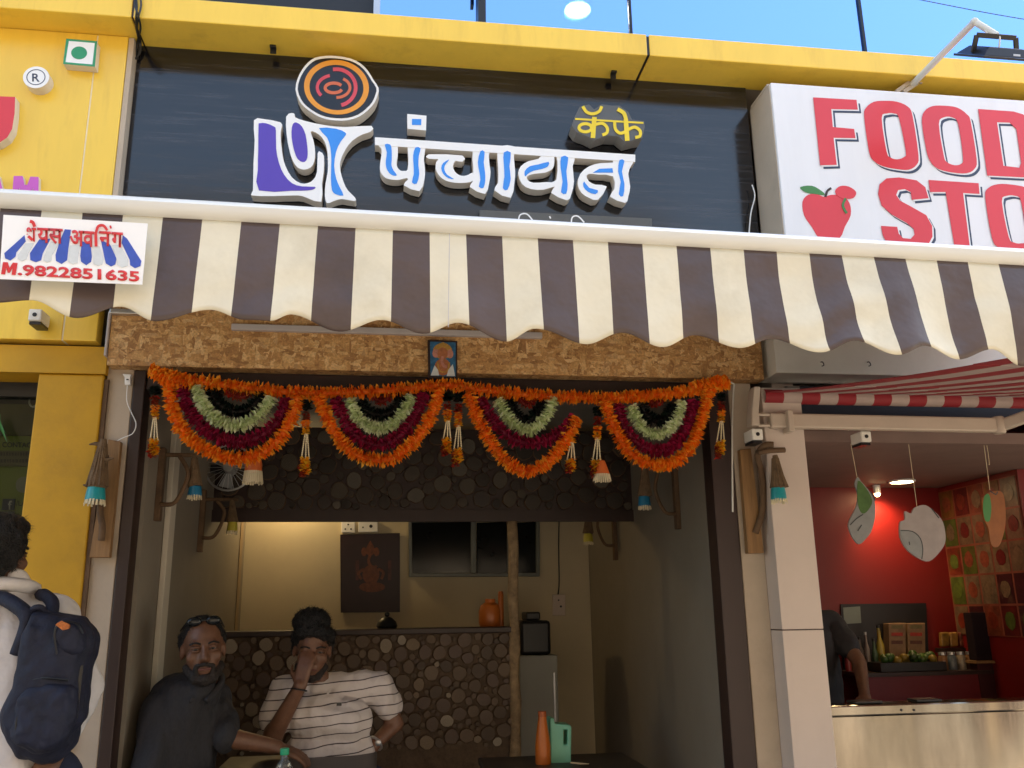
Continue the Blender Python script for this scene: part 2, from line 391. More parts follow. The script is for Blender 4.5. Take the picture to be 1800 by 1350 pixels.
# blue mirror glass of the upper floor
m, n, l, b = nodes('blue_mirror_glass'); M['mirror_glass'] = m
gl = n.new('ShaderNodeBsdfGlossy'); gl.inputs['Color'].default_value = (.31,.56,1.0,1); gl.inputs['Roughness'].default_value = .02
tr = n.new('ShaderNodeBsdfTransparent'); tr.inputs['Color'].default_value = (.5,.7,.9,1)
mx = n.new('ShaderNodeMixShader'); mx.inputs[0].default_value = .86; l.new(tr.outputs[0], mx.inputs[1]); l.new(gl.outputs[0], mx.inputs[2])
l.new(mx.outputs[0], n['Material Output'].inputs['Surface'])
# clear glass
m, n, l, b = nodes('clear_glass'); M['clear_glass'] = m
gl = n.new('ShaderNodeBsdfGlossy'); gl.inputs['Roughness'].default_value = .03
tr = n.new('ShaderNodeBsdfTransparent'); tr.inputs['Color'].default_value = (.6,.62,.58,1)
fr = n.new('ShaderNodeFresnel'); fr.inputs[0].default_value = 1.2
mx = n.new('ShaderNodeMixShader'); l.new(fr.outputs[0], mx.inputs[0]); l.new(tr.outputs[0], mx.inputs[1]); l.new(gl.outputs[0], mx.inputs[2])
l.new(mx.outputs[0], n['Material Output'].inputs['Surface'])
# cut log ends: rings in each slice's own coordinates, tone per slice
m, n, l, b = nodes('log_end'); M['slice'] = m
tc = n.new('ShaderNodeTexCoord'); oi = n.new('ShaderNodeObjectInfo')
nz = n.new('ShaderNodeTexNoise'); nz.inputs['Scale'].default_value = 30; nz.inputs['Detail'].default_value = 4; l.new(tc.outputs['Object'], nz.inputs['Vector'])
ln = n.new('ShaderNodeVectorMath'); ln.operation = 'LENGTH'; l.new(tc.outputs['Object'], ln.inputs[0])
ad = n.new('ShaderNodeMath'); ad.operation = 'MULTIPLY_ADD'; ad.inputs[1].default_value = .012; l.new(nz.outputs['Fac'], ad.inputs[0]); l.new(ln.outputs['Value'], ad.inputs[2])
sn = n.new('ShaderNodeMath'); sn.operation = 'SINE'; s2 = n.new('ShaderNodeMath'); s2.operation = 'MULTIPLY'; s2.inputs[1].default_value = 900; l.new(ad.outputs[0], s2.inputs[0]); l.new(s2.outputs[0], sn.inputs[0])
tone = ramp(n, [(0,(.10,.066,.045)), (.35,(.20,.135,.085)), (.7,(.15,.10,.08)), (.9,(.28,.20,.125)), (1,(.46,.39,.30))]); l.new(oi.outputs['Random'], tone.inputs[0])
mr = n.new('ShaderNodeMapRange'); mr.inputs['From Min'].default_value = -1; mr.inputs['To Min'].default_value = .38; mr.inputs['To Max'].default_value = 1.2; l.new(sn.outputs[0], mr.inputs['Value'])
mu = n.new('ShaderNodeMix'); mu.data_type = 'RGBA'; mu.blend_type = 'MULTIPLY'; mu.inputs['Factor'].default_value = 1; l.new(tone.outputs[0], mu.inputs['A']); l.new(mr.outputs[0], mu.inputs['B'])
l.new(mu.outputs['Result'], b.inputs['Base Color']); b.inputs['Roughness'].default_value = .6
M['slice_dark'] = M['slice'].copy(); M['slice_dark'].name = 'shaded_log_end'  # bulkhead copy: shade of the unlit area put into darker tones
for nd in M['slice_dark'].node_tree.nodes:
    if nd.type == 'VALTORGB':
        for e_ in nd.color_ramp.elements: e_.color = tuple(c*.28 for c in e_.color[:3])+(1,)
M['asphalt'] = mat('asphalt', (.13,.12,.105), .85, .25, 3, bump=.6, bs=120)
M['paving'] = mat('paving', (.20,.17,.14), .8, .15, 2, bump=.3, bs=60, dirt_or_sheen=.4, dcol=(.15,.13,.1))
M['kerb'] = mat('kerb_stone', (.36,.34,.30), .8, .15, 5)
M['road_paint'] = mat('road_paint', (.75,.75,.72), .6, .1, 8)

# ------------------------------------------------------------------ the setting
def struct(b_, name, m, **k): return tag(b_.build(name, m, **k), kind='structure')
g = B(); g.add([(-300,-300,-.15),(300,-300,-.15),(300,300,-.15),(-300,300,-.15)], [(0,1,2,3)]); struct(g, 'ground', M['asphalt'])
struct(B().box(-40,40,-5.2,-.30,-.149,0), 'pavement', M['paving'])
struct(B().box(-40,40,-5.35,-5.2,-.149,.012), 'kerb', M['kerb'], bevel=.02)
for i in range(6):
    x = -14+i*5
    tag(B().box(x,x+2.2,-9.6,-9.45,-.1495,-.146).build('road_marking', M['road_paint']), kind='structure')
# unseen buildings added across the street to block the low sky
for i, (bx, bw, bh_, col_) in enumerate(((-19,13,8.5,(.40,.31,.23)), (-5.6,11.5,9.5,(.48,.38,.28)), (6.2,13,8.2,(.38,.29,.25)))):
    tb_ = thing('sky_block_building', ('brown rendered','sand coloured','grey plum')[i]+' three storey unseen building added across the street to block low sky', 'building', (bx,-14,-.15), 'added sky-blocking buildings across the street')
    B().box(bx, bx+bw, -22, -14, -.149, bh_).build('wall', mat('render_%d' % i, col_, .8, .1, 2), tb_)
    B().box(bx-.1, bx+bw+.1, -22, -13.8, bh_+.001, bh_+.25).build('roof', M['kerb'], tb_)
    for r_ in range(3):
        for c_ in range(int(bw/2.4)):
            x = bx+.7+c_*2.4; z = .3+r_*2.8
            B().box(x, x+1.3, -13.99, -13.95, z, z+(1.6 if r_ else 2.2)).build('window', M['glass_dark'], tb_)
struct(B().box(-.97,1.46,.0,2.75,-.1,.02), 'floor', M['paving'])
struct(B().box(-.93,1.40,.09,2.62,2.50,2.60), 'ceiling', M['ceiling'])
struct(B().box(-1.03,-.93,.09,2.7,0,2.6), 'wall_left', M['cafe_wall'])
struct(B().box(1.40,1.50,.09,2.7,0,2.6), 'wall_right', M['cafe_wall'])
struct(B().box(-.93,1.40,2.62,2.72,0,2.6), 'wall_back', M['kitchen_wall'])
# dark backing so that nothing shines through the building
struct(B().box(-6,-1.03,2.72,2.82,0,4.1).box(-1.03,4.6,2.72,2.82,0,4.1).box(-6,-5.9,.1,2.72,0,4.1).box(4.6,4.7,.1,2.82,0,4.1).box(-5.9,4.6,.09,2.72,2.6,2.68), 'building_shell', M['cafe_wall'])

# ------------------------------------------------------------------ upper floor: mirror glass over the fascia
up_ = thing('upper_storey', 'upper floor of blue mirror glass panes above the yellow fascia', 'glass facade', (0,.1,4))
gy = .12
Xs = [P(858,30,gy).x, P(1107,30,gy).x, P(1516,60,gy).x, P(1516,60,gy).x+1.35, P(1516,60,gy).x+2.7]
xw0, xw1 = P(250,10,gy).x, P(657,10,gy).x
xm = P(845,20,gy).x
Zt = 12.5  # unseen height, raised so the building shades its front
for a_, b_ in [(P(668,20,gy).x, xm-.018)] + [(xm+.018, Xs[1]-.008), (Xs[1]+.008, Xs[2]-.008), (Xs[2]+.008, Xs[3]-.008), (Xs[3]+.008, Xs[4])]:
    B().box(a_, b_, gy, gy+.008, 3.90, 6.9).build('pane', M['mirror_glass'], up_)
    B().box(a_, b_, gy, gy+.008, 6.95, Zt).build('pane', M['mirror_glass'], up_)
B().box(xm-.018, xm+.018, gy-.06, gy+.04, 3.9, Zt).build('mullion', M['black'], up_)
B().box(xm-.045, xm-.03, gy-.06, gy-.02, P(832,3,gy).z, Zt-.2).build('window_handle', M['black'], up_)
for x in Xs[1:4]: B().box(x-.007, x+.007, gy-.012, gy+.02, 3.9, Zt).build('mullion', M['dark_metal'], up_)
B().box(-6, 4.9, gy-.01, gy+.03, 6.9, 6.95).build('transom', M['dark_metal'], up_)
B().box(xw0-4, xw1, gy+.10, gy+.12, 3.9, Zt).build('window_recess', M['black'], up_)
B().box(xw1, P(668,20,gy).x, gy-.02, gy+.10, 3.9, 6.9).build('window_frame', M['alu'], up_)
B().box(-6, 4.9, .2, 3, Zt, Zt+.3).build('roof', M['cream_wall'], up_)
B().box(-6, 4.9, 2.8, 2.9, 4.1, Zt).build('rear_wall', M['cream_wall'], up_)
B().box(-6, -5.9, .2, 2.8, 4.1, Zt).box(4.8, 4.9, .2, 2.8, 4.1, Zt).build('side_wall', M['cream_wall'], up_)
B().box(-6, 4.9, .02, 2.8, 3.845, 3.895).build('floor_slab', M['cream_wall'], up_)
cz = P(1015,17,.9).z
B().box(-.0, 4.7, .3, 2.7, cz+.01, cz+.06).build('room_ceiling', M['ceiling'], up_)
M['lamp_on'] = mat('lit_diffuser', (.9,.9,.85), emit=((1,.96,.88), 60))
dl = thing('ceiling_downlight', 'round lit downlight seen through the blue upper glass', 'light', (P(1015,17,.9).x, .9, cz))
B().lathe([(.075,.004),(.075,-.004)], (P(1015,17,.9).x,.9,cz), 24).build('diffuser', M['lamp_on'], dl)
B().lathe([(.086,.006),(.086,-.003),(.076,-.003),(.076,.006)], (P(1015,17,.9).x,.9,cz), 24, ring=True).build('ring', M['white'], dl)

# ------------------------------------------------------------------ yellow fascia band
fa = thing('fascia_band', 'long yellow metal fascia band running across above the signs', 'fascia', (0,-.1,3.83))
fz0, fz1, fy = 3.83, 3.938, -.19
xj0, xj1 = P(232,30,fy).x, P(1139,70,fy).x
def fascia(x0, x1):
    B().box(x0, x1, fy, .015, fz0, fz1).build('panel', M['yellow'], fa, bevel=.004)
fascia(-5, xj0-.004); fascia(xj0+.004, xj1-.006); fascia(xj1+.006, 5)
B().box(xj0-.004, xj0+.004, fy+.006, .01, fz0+.006, fz1-.006).build('joint', M['wood_dark'], fa)
B().box(xj1-.006, xj1+.006, fy+.006, .01, fz0+.006, fz1-.006).build('joint', M['black'], fa)
for px, py in ((482,90), (1075,134)):
    p = PZ(px, py, 3.83)
    br = tag(B().box(p.x-.013, p.x+.013, p.y-.03, p.y-.022, 3.80, 3.826).box(p.x-.013, p.x+.013, p.y-.05, p.y-.022, 3.818, 3.829).build('fixing_bracket', M['black'], None, bevel=.002),
             'small black clip under the fascia left of the round emblem' if px < 800 else 'small black clip under the fascia above the yellow lettering', 'bracket', 'clips under the fascia')

# cable bundle hanging at the joint
cb = thing('cable_bundle', 'dark cables hanging over the yellow fascia at the panel joint', 'cable', tuple(PZ(240,30,3.83)))
for i, (dx, wob) in enumerate(((0,.006), (4,-.008), (8,.01))):
    pts = [P(236+dx,-25,-.2), P(238+dx*.7,8,-.202), P(240+dx*.6,28,-.2)]
    pts += [PZ(242+dx*.4,50,3.815), P(243+dx*.2,72,-.04), P(242+dx*.1,92,-.02), P(240,104,-.016)]
    B().tube(crom([Vector(p) + Vector((wob*math.sin(j*1.7),0,0)) for j, p in enumerate(pts)], 5), .0042, 6).build('cable', M['black'], cb, smooth=True)

# ------------------------------------------------------------------ yellow neighbour shop on the left
ys = thing('yellow_shop_front', 'yellow clad shop front at the left edge beside the cafe sign', 'shop front', (-2.5,0,0))
xr = P(226,63,-.06).x; xl = P(172,60,-.06).x
B().box(xl+.003, xr, -.06, .01, 2.48, 3.828).build('wall_panel', M['yellow'], ys, bevel=.003)
B().box(-5, xl-.003, -.06, .01, 2.48, 3.828).build('wall_panel', M['yellow'], ys, bevel=.003)
B().box(xl-.003, xl+.003, -.056, .008, 2.48, 3.826).build('joint', M['joint'], ys)
zb = P(100,603,-.06).z
B().box(-5, P(186,606,-.06).x, -.03, .25, zb-.11, zb-.002).build('beam', M['yellow_paint'], ys)
pl0, pl1 = P(70,640,-.02).x, P(183,660,-.02).x
B().box(pl0, pl1, -.02, .30, 0, zb-.112).build('pillar', M['yellow_paint'], ys, bevel=.006)
B().box(xr+.002, -1.102, -.055, .01, 2.7, 3.826).build('edge_strip', M['cream_wall'], ys)
# its dark shop window with posters
sw = thing('shop_window', 'dark glazed shop window with lime posters beside the yellow pillar', 'window', (-1.8,.2,0))
Yw = .16
B().box(-4, pl0-.002, Yw, Yw+.006, .02, 2.3).build('pane', M['clear_glass'], sw)
B().box(-4, pl0-.001, Yw-.03, Yw+.03, 2.30, 2.38).build('frame', M['black'], sw)
pp = P(62,652,Yw-.03)
B().ball((P(15,641,.05).x, .05, P(15,641,.05).z), (.028,.03,.012), 8).build('hinge', M['alu'], sw, smooth=True)
M['lime'] = mat('lime_poster', (.30,.36,.06), .5, .1, 5)
M['lime2'] = mat('olive_poster', (.22,.20,.10), .5, .15, 5)
M['grey_txt'] = mat('poster_ink', (.03,.04,.05), .6)
def wb(x0, y0, x1, y1, Y): a_ = P(x0,y0,Y); c_ = P(x1,y1,Y); return a_.x, c_.x, c_.z, a_.z
x0,x1,z0,z1 = wb(-60,765,60,940,Yw+.03)
B().box(-2.2, x1, Yw+.03, Yw+.035, z0-.6, z1).build('poster', M['lime'], sw)
B().box(-2.2, x1, Yw+.02, Yw+.024, z1+.003, 2.28).build('film', M['lime2'], sw)
tp = B(); x0,x1,z0,z1 = wb(-30,792,60,820,Yw+.028)
B().box(x0, x1, Yw+.024, Yw+.028, z0, z1).build('poster_band', M['lime2'], sw)
textpx('lettering', 'CONTACT', 4, 62, 786, 777, 787, 778, Yw+.026, M['grey_txt'], sw, .01)
for yy in (795, 807):
    q = B(); xx = 1
    while xx < 56:
        wd = random.uniform(2.5,5); q.shape([[(xx,yy),(xx+wd,yy+.1),(xx+wd,yy+6),(xx,yy+6)]], Yw+.022, .0008); xx += wd+1.6
    q.build('print_row', mat('faded_ink', (.10,.08,.05)), sw)
x0,x1,z0,z1 = wb(6,877,25,897,Yw+.026); B().box(x0,x1,Yw+.022,Yw+.026,z0,z1).build('icon', M['navy_print'], sw)
textpx('lettering', 'f', 14, 21, 896, 880, 896, 880, Yw+.020, M['white'], sw, .02)
x0,x1,z0,z1 = wb(5,899,24,918,Yw+.026); B().box(x0,x1,Yw+.022,Yw+.026,z0,z1).build('icon', mat('grey_icon', (.25,.25,.27)), sw)
B().shape(ribbon([(10+4*math.cos(t), 908+4*math.sin(t)) for t in [i*.63 for i in range(10)]], 1.5, 3, True), Yw+.020, .001).build('icon_ring', M['white'], sw)
for yy in (889, 911): textpx('lettering', '/LA', 28, 46, yy, yy-9, yy, yy-9, Yw+.026, M['grey_txt'], sw)
B().shape([sm([(28,850),(32,842),(42,838),(52,842),(52,862),(40,866),(30,862)])], Yw+.026, .001).build('logo', mat('poster_logo', (.4,.4,.33)), sw)
B().shape(ribbon([(58+7*math.cos(t), 706+9*math.sin(t)) for t in [i*.7 for i in range(9)]], 3, 3, True), Yw+.015, .004).build('round_sticker', M['white'], sw)
pt = thing('potted_leaves', 'dark drooping leaves inside the left shop window', 'plant', tuple(P(0,760,.10)))
for i in range(9):
    a_ = P(-14+random.uniform(-4,3), 728+random.uniform(-6,6), .10); e_ = P(random.uniform(-12,13), 752+random.uniform(-8,34), .10+random.uniform(-.02,.02))
    md = (a_+e_)/2+Vector((random.uniform(-.004,.012), -.005, .012)); q = Vector((.006,0,.002))
    B().add([a_, md-q, e_, md+q], [(0,1,2),(0,2,3)]).build('leaf', M['leaf_green'], pt)

# veg mark box, registered mark, red letter, purple letters
vb = thing('veg_mark_box', 'white square box sign with green border and green dot on yellow wall', 'sign', tuple(P(140,95,-.06)))
F4 = zc(0,0,1/3.971)
q = F4([(462,270),(678,288),(662,465),(440,445)]); qi = F4([(480,285),(662,300),(645,450),(457,433)])
yv = -.105
B().shape([q], yv, .045).build('box', M['letter_side'], vb, bevel=.002)
B().shape([q, qi], yv-.0012, .001).build('border', M['green_print'], vb)
B().shape([qi], yv-.0008, .0006).build('face', M['white'], vb)
B().shape([[(139+14*math.cos(t), 92.8+11.2*math.sin(t)) for t in [i*.2618 for i in range(24)]]], yv-.0022, .001).build('dot', M['green_print'], vb)
rb_ = thing('registered_mark', 'small round white drum with an R in a ring on yellow wall', 'sign', tuple(P(66,140,-.06)))
dc = P(63.5,136,-.11); 
B().lathe([(.05,0),(.05,.05)], (dc.x,-.11,dc.z), 32, 'Y').build('drum', M['letter_side'], rb_, smooth='auto')
B().lathe([(.0495,-.0012),(.0495,-.0002)], (dc.x,-.11,dc.z), 32, 'Y').build('face', M['white'], rb_)
B().lathe([(.036,-.0022),(.036,-.0013),(.033,-.0013),(.033,-.0022)], (dc.x,-.11,dc.z), 32, 'Y', ring=True).build('ring', M['navy_print'], rb_)
textpx('lettering', 'R', 56.5, 69.5, 143, 129, 143.5, 129.5, -.1123, M['navy_print'], rb_, .01)
rl = thing('red_letter', 'red raised letter cut off by the left picture edge on yellow wall', 'letter', tuple(P(0,200,-.06)))
B().shape([F4([(-120,668),(106,676),(102,790),(85,900),(50,960),(-10,1000),(-120,1030),(-120,920),(-60,880),(-40,800),(-40,740),(-120,738)])], -.105, .045, 0, 1).build('letter', [M['red_print'], M['letter_side']], rl)
pl_ = thing('purple_lettering', 'magenta raised letters AM on yellow wall just above the awning bar', 'letter', tuple(P(40,320,-.06)))
B().shape([F4([(95,1228),(158,1228),(172,1290),(190,1290),(212,1232),(270,1235),(268,1440),(228,1440),(232,1310),(190,1400),(165,1400),(135,1310),(125,1440),(80,1440)])], -.085, .025, 0, 1).build('letter_m', [M['magenta'], M['letter_side']], pl_)
B().shape([F4([(-60,1220),(-8,1222),(50,1440),(5,1440),(-10,1380),(-80,1380),(-100,1440),(-140,1440)])], -.085, .025, 0, 1).build('letter_a', [M['magenta'], M['letter_side']], pl_)
# ------------------------------------------------------------------ cafe sign board
cs = thing('cafe_signboard', 'black sign board with raised blue and white Devanagari lettering', 'sign', (0,0,3.2))
B().box(-1.10, 1.64, 0, .02, 2.70, 3.829).build('panel', M['laminate'], cs)
zb1 = zc(430,60,.25189); zb2 = zc(640,190,.14815); zb3 = zc(800,150,.22222)
YL = -.062
def raised(name, loops, Y=YL, smooth=2, depth=None, top='white', side='letter_side'):
    return B().shape([sm(lp, smooth) if smooth else lp for lp in loops], Y, (-Y-.006) if depth is None else depth, 0, 1).build(name, [M[top], M[side]], cs)
def inlay(parent, loop, m, Y=YL, smooth=2):
    return B().shape([sm(loop, smooth) if smooth else loop], Y-.0016, .0014).build('inlay', M[m], parent)
# round emblem
disc = zb1([(355,385),(370,310),(400,250),(440,200),(490,165),(560,152),(640,152),(740,170),(810,205),(860,255),(900,320),(935,375),(930,420),(905,480),(860,530),(800,575),(720,600),(640,602),(560,590),(490,560),(420,510),(380,460)])
YD = -.070
e = raised('emblem_disc', [disc], YD)
cxm, cym = zb1([(640,378)])[0]
ins = [(cxm+(x-cxm)*.945, cym+(y-cym)*.925) for x, y in disc]
M['emblem_black'] = mat('emblem_black', (.012,.012,.016), .2)
inlay(e, ins, 'emblem_black', YD)
def ell(cx_, cy_, rx, ry, n=40, tilt=0):
    return [(cx_+rx*math.cos(t)*math.cos(tilt)-ry*math.sin(t)*math.sin(tilt), cy_+rx*math.cos(t)*math.sin(tilt)+ry*math.sin(t)*math.cos(tilt)) for t in [2*math.pi*i/n for i in range(n)]]
B().shape([zb1(ell(641,370,227,190,48,.12)), zb1(ell(641,372,189,158,48,.12))], YD-.003, .0013).build('ring', M['orange'], e)
for cx_, cy_, rx, ry, a0, a1, wd, mt in ((640,372,135,128,-100,75,26,'pink'), (625,372,118,86,140,255,22,'pink'), (640,372,95,70,-60,90,20,'orange2'), (622,375,60,34,20,330,22,'orange2')):
    if mt == 'orange2' and mt not in M: M[mt] = mat('red_orange_print', (.70,.15,.06), .35)
    arc = [(cx_+rx*math.cos(R(a0+(a1-a0)*i/14)), cy_+ry*math.sin(R(a0+(a1-a0)*i/14))) for i in range(15)]
    B().shape([zb1(lp) for lp in ribbon(arc, wd, 2)], YD-.003, .0013).build('swirl', M[mt], e)
o = raised('emblem_book', [zb1([(65,600),(130,592),(250,615),(258,650),(250,700),(262,830),(285,920),(330,1000),(390,1040),(440,1040),(480,1015),(505,960),(510,830),(530,822),(553,850),(553,950),(540,1040),(535,1170),(430,1140),(370,1125),(200,1130),(50,1125),(58,1090),(62,900),(70,740)])])
inlay(o, zb1([(97,640),(105,622),(150,622),(205,645),(218,670),(220,800),(240,900),(275,980),(330,1040),(400,1062),(490,1065),(485,1080),(440,1090),(330,1092),(100,1090),(92,950),(95,800)]), 'purple')
o = raised('emblem_cup', [zb1([(290,575),(330,550),(350,560),(352,580),(420,605),(560,635),(700,648),(885,640),(880,680),(820,700),(750,745),(700,810),(668,890),(668,950),(690,1030),(720,1090),(770,1140),(768,1165),(680,1150),(620,1165),(575,1180),(560,1130),(565,1040),(580,960),(580,860),(570,780),(540,720),(495,685),(460,680),(480,740),(492,820),(485,890),(460,930),(415,945),(370,930),(335,880),(310,800),(293,700)])], YL+.002)
inlay(o, zb1([(345,618),(330,650),(328,720),(345,810),(370,870),(405,892),(430,880),(440,840),(437,780),(425,700),(400,645),(370,620)]), 'purple', YL+.002)
inlay(o, zb1([(520,655),(640,660),(700,685),(705,705),(670,750),(638,820),(625,920),(640,1010),(665,1070),(690,1125),(640,1118),(610,1090),(602,1000),(605,880),(598,790),(575,720)]), 'blue', YL+.002)
# word: head line and five hanging letters
raised('head_line', [[(659,241),(1116.7,271.8),(1116.7,284.6),(659,255)]], YL-.0015, 0)
o = raised('letter_pa', [zb2([(150,400),(205,480),(205,560),(190,660),(190,740),(215,790),(260,830),(340,850),(420,850),(500,830),(520,850),(470,915),(655,985),(715,850),(722,720),(710,600),(728,480),(728,420),(515,410),(515,460),(525,600),(515,730),(480,745),(430,740),(395,700),(385,640),(400,560),(400,450),(400,405)])], YL, 2)
inlay(o, zb2([(245,432),(310,432),(328,500),(328,620),(325,680),(350,740),(390,795),(350,800),(300,770),(262,700),(258,620),(270,520)]), 'blue')
inlay(o, zb2([(610,465),(670,478),(650,560),(645,680),(655,780),(625,895),(568,880),(590,780),(585,650),(582,560)]), 'blue')
o = raised('dot_mark', [zb2([(512,68),(740,90),(735,265),(515,245)])], YL, 0)
inlay(o, zb2([(568,128),(680,130),(678,200),(568,198)]), 'blue', YL, 0)
o = raised('letter_cha', [zb2([(765,548),(1168,562),(1168,635),(1090,625),(1065,650),(1055,690),(1075,750),(1120,790),(1180,805),(1240,790),(1290,765),(1295,860),(1200,885),(1080,885),(970,860),(890,800),(850,720),(855,640),(880,605),(765,600)])], YL+.001, 2)
inlay(o, zb2([(1010,610),(970,660),(950,720),(985,790),(1065,840),(1000,830),(940,780),(915,710),(940,650)]), 'blue', YL+.001)
o = raised('letter_stem', [zb2([(1295,450),(1490,460),(1480,560),(1490,680),(1500,760),(1485,880),(1435,1020),(1255,935),(1290,870),(1295,700),(1285,600),(1290,540)])], YL, 2)
inlay(o, zb2([(1380,510),(1430,520),(1420,640),(1435,760),(1438,860),(1415,948),(1362,930),(1380,850),(1365,740),(1350,640)]), 'blue')
o = raised('letter_stem', [zb3([(345,480),(480,485),(465,560),(475,680),(470,760),(440,890),(310,830),(340,770),(340,640),(335,560)])], YL, 2)
inlay(o, zb3([(385,530),(440,530),(430,640),(440,740),(415,825),(378,812),(390,720),(385,620)]), 'blue')
o = raised('letter_ya', [zb3([(700,540),(775,545),(785,610),(770,660),(710,690),(620,700),(570,720),(575,750),(620,770),(720,765),(800,750),(810,600),(805,540),(945,548),(930,640),(940,760),(920,860),(885,910),(760,850),(790,800),(700,825),(600,820),(530,780),(500,700),(520,640),(580,600),(660,580)])], YL, 2)
inlay(o, zb3([(740,605),(735,640),(690,660),(620,675),(575,700),(555,720),(550,680),(590,640),(660,625)]), 'blue')
inlay(o, zb3([(840,565),(895,570),(880,680),(890,780),(880,855),(838,845),(850,760),(835,650)]), 'blue')
o = raised('letter_ta', [zb3([(1250,575),(1405,590),(1390,640),(1370,700),(1385,800),(1370,880),(1345,930),(1225,880),(1260,820),(1250,720),(1130,705),(1060,700),(1040,720),(1060,760),(1110,785),(1200,800),(1130,905),(1060,890),(1000,850),(970,780),(990,700),(1060,640),(1150,615),(1250,610)])], YL, 2)
for q in ([(1090,690),(1140,660),(1245,655),(1250,690)], [(1020,760),(1060,810),(1130,830),(1110,860),(1050,840),(1015,800)], [(1300,592),(1340,597),(1320,680),(1340,780),(1330,875),(1295,860),(1310,760),(1290,680)]):
    inlay(o, zb3(q), 'blue', YL, 2 if len(q) > 4 else 0)
# small yellow word on its grey plate
o = raised('cafe_plate', [zb3([(950,240),(985,170),(1060,150),(1100,190),(1160,150),(1240,160),(1300,160),(1370,210),(1400,270),(1495,285),(1500,330),(1480,420),(1420,430),(1350,450),(1290,400),(1200,395),(1100,430),(1040,400),(960,370),(925,320)])], -.085, 0, None, 'plate', 'cafe_side')
q = B()
for pts, wd, cl in (([(950,265),(1220,281),(1490,297)],14,0), ([(1103,250),(1096,330),(1090,416)],36,0), (ell(1030,335,50,32,16),24,1), ([(1108,310),(1165,300),(1203,335),(1200,375),(1165,392)],24,0),
                    ([(1010,165),(1040,210),(1090,225),(1140,205),(1160,165)],24,0), ([(1350,270),(1356,350),(1362,438)],36,0), ([(1262,285),(1268,345),(1305,378),(1350,365)],24,0), ([(1368,350),(1420,330),(1462,358),(1462,400),(1425,412)],24,0), ([(1285,188),(1335,220),(1354,278)],30,0)):
    q.shape([zb3(lp) for lp in ribbon(pts, wd, 4, bool(cl))], -.0868-.0004*len(q.v)/100, .0012)
q.build('yellow_word', M['sign_yellow'], o)
# tag line plate, mostly hidden by the awning bar
o = raised('tagline_plate', [[(843,369),(1146,384),(1146,425),(843,415)]], -.022, 0, None, 'plate', 'black')
q = B()
for pts in ([(911,392),(914,378),(926,376),(937,388)], [(1004,396),(1006,382),(1016,380),(1027,391)], [(966,380),(968,384)], [(910,388),(1000,396)], [(1005,393),(1100,402)]):
    q.shape(ribbon(pts, 2.4, 4), -.0235-.0003*len(q.v)/40, .001)
q.build('script', M['white'], o)

# ------------------------------------------------------------------ red and white store sign
fs_ = thing('store_signboard', 'white box sign with red FOOD STO lettering above the awning', 'sign', (1.7,-.1,3.3))
FY = -.215; fx = 1.66
zf = P(1355,145,FY).z
fz = 2.72
B().box(fx, 4.6, FY, .012, fz, zf).build('box', [M['flex']], fs_, bevel=.004)
B().box(fx-.004, fx, FY+.012, .01, fz, zf-.004).build('side_panel', M['cream_wall'], fs_)
B().box(fx-.003, 4.6, FY+.03, .0, zf, zf+.012).build('top_trim', M['cream_wall'], fs_)
zd = zc(1250,0,.34077)
Fl = [[(527,502),(750,515),(757,565),(620,562),(628,655),(738,665),(745,712),(632,710),(648,850),(563,852)]]
O1 = [sm([(790,600),(800,555),(840,525),(900,520),(960,525),(1015,550),(1040,600),(1070,800),(1060,850),(1020,875),(960,872),(890,858),(840,830),(815,780)]), sm([(880,610),(905,585),(945,585),(970,610),(1005,780),(995,810),(960,822),(925,812),(905,780)])]
O2 = [sm([(1088,630),(1100,575),(1140,548),(1200,545),(1270,555),(1320,590),(1340,630),(1370,820),(1360,870),(1320,893),(1250,890),(1170,870),(1130,830),(1110,770)]), sm([(1175,640),(1200,605),(1245,605),(1275,640),(1300,810),(1290,845),(1255,852),(1215,835),(1200,800)])]
Dl = [[(1378,562),(1560,575),(1610,590),(1645,625),(1680,840),(1675,890),(1630,915),(1425,905)], [(1475,630),(1540,632),(1575,665),(1600,840),(1590,865),(1508,855)]]
Sl = [[(1122,1022),(1036,1030),(1030,990),(1000,975),(965,980),(955,1005),(975,1035),(1040,1070),(1110,1110),(1140,1165),(1142,1220),(1120,1262),(1060,1278),(980,1262),(905,1250),(885,1210),(877,1165),(960,1170),(968,1205),(990,1228),(1030,1232),(1050,1210),(1045,1180),(1010,1150),(930,1105),(880,1060),(862,1000),(870,950),(905,920),(970,915),(1060,930),(1105,965)]]
Tl = [[(1122,928),(1380,945),(1385,1000),(1300,995),(1335,1275),(1255,1265),(1210,990),(1130,990)]]
O3 = [sm([(1415,1020),(1430,970),(1480,950),(1550,952),(1630,970),(1670,1020),(1700,1250),(1660,1300),(1560,1300),(1490,1280),(1450,1230)]), sm([(1500,1040),(1525,1010),(1570,1010),(1600,1040),(1625,1230),(1600,1255),(1560,1250),(1535,1220)])]
for nm_, lp in (('letter_f',Fl),('letter_o',O1),('letter_o',O2),('letter_d',Dl),('letter_s',Sl),('letter_t',Tl),('letter_o',O3)):
    lp = [zd(q) for q in lp]
    o = B().shape(lp, FY-.0038, .001).build(nm_, M['red_print'], fs_)
    B().shape([[(x+2.6,y+2.6) for x,y in q] for q in lp], FY-.0025, .0008).build('outline', M['flex'], o)
    B().shape([[(x+6,y+6.4) for x,y in q] for q in lp], FY-.0013, .0008).build('drop_shade', M['navy_print'], o)
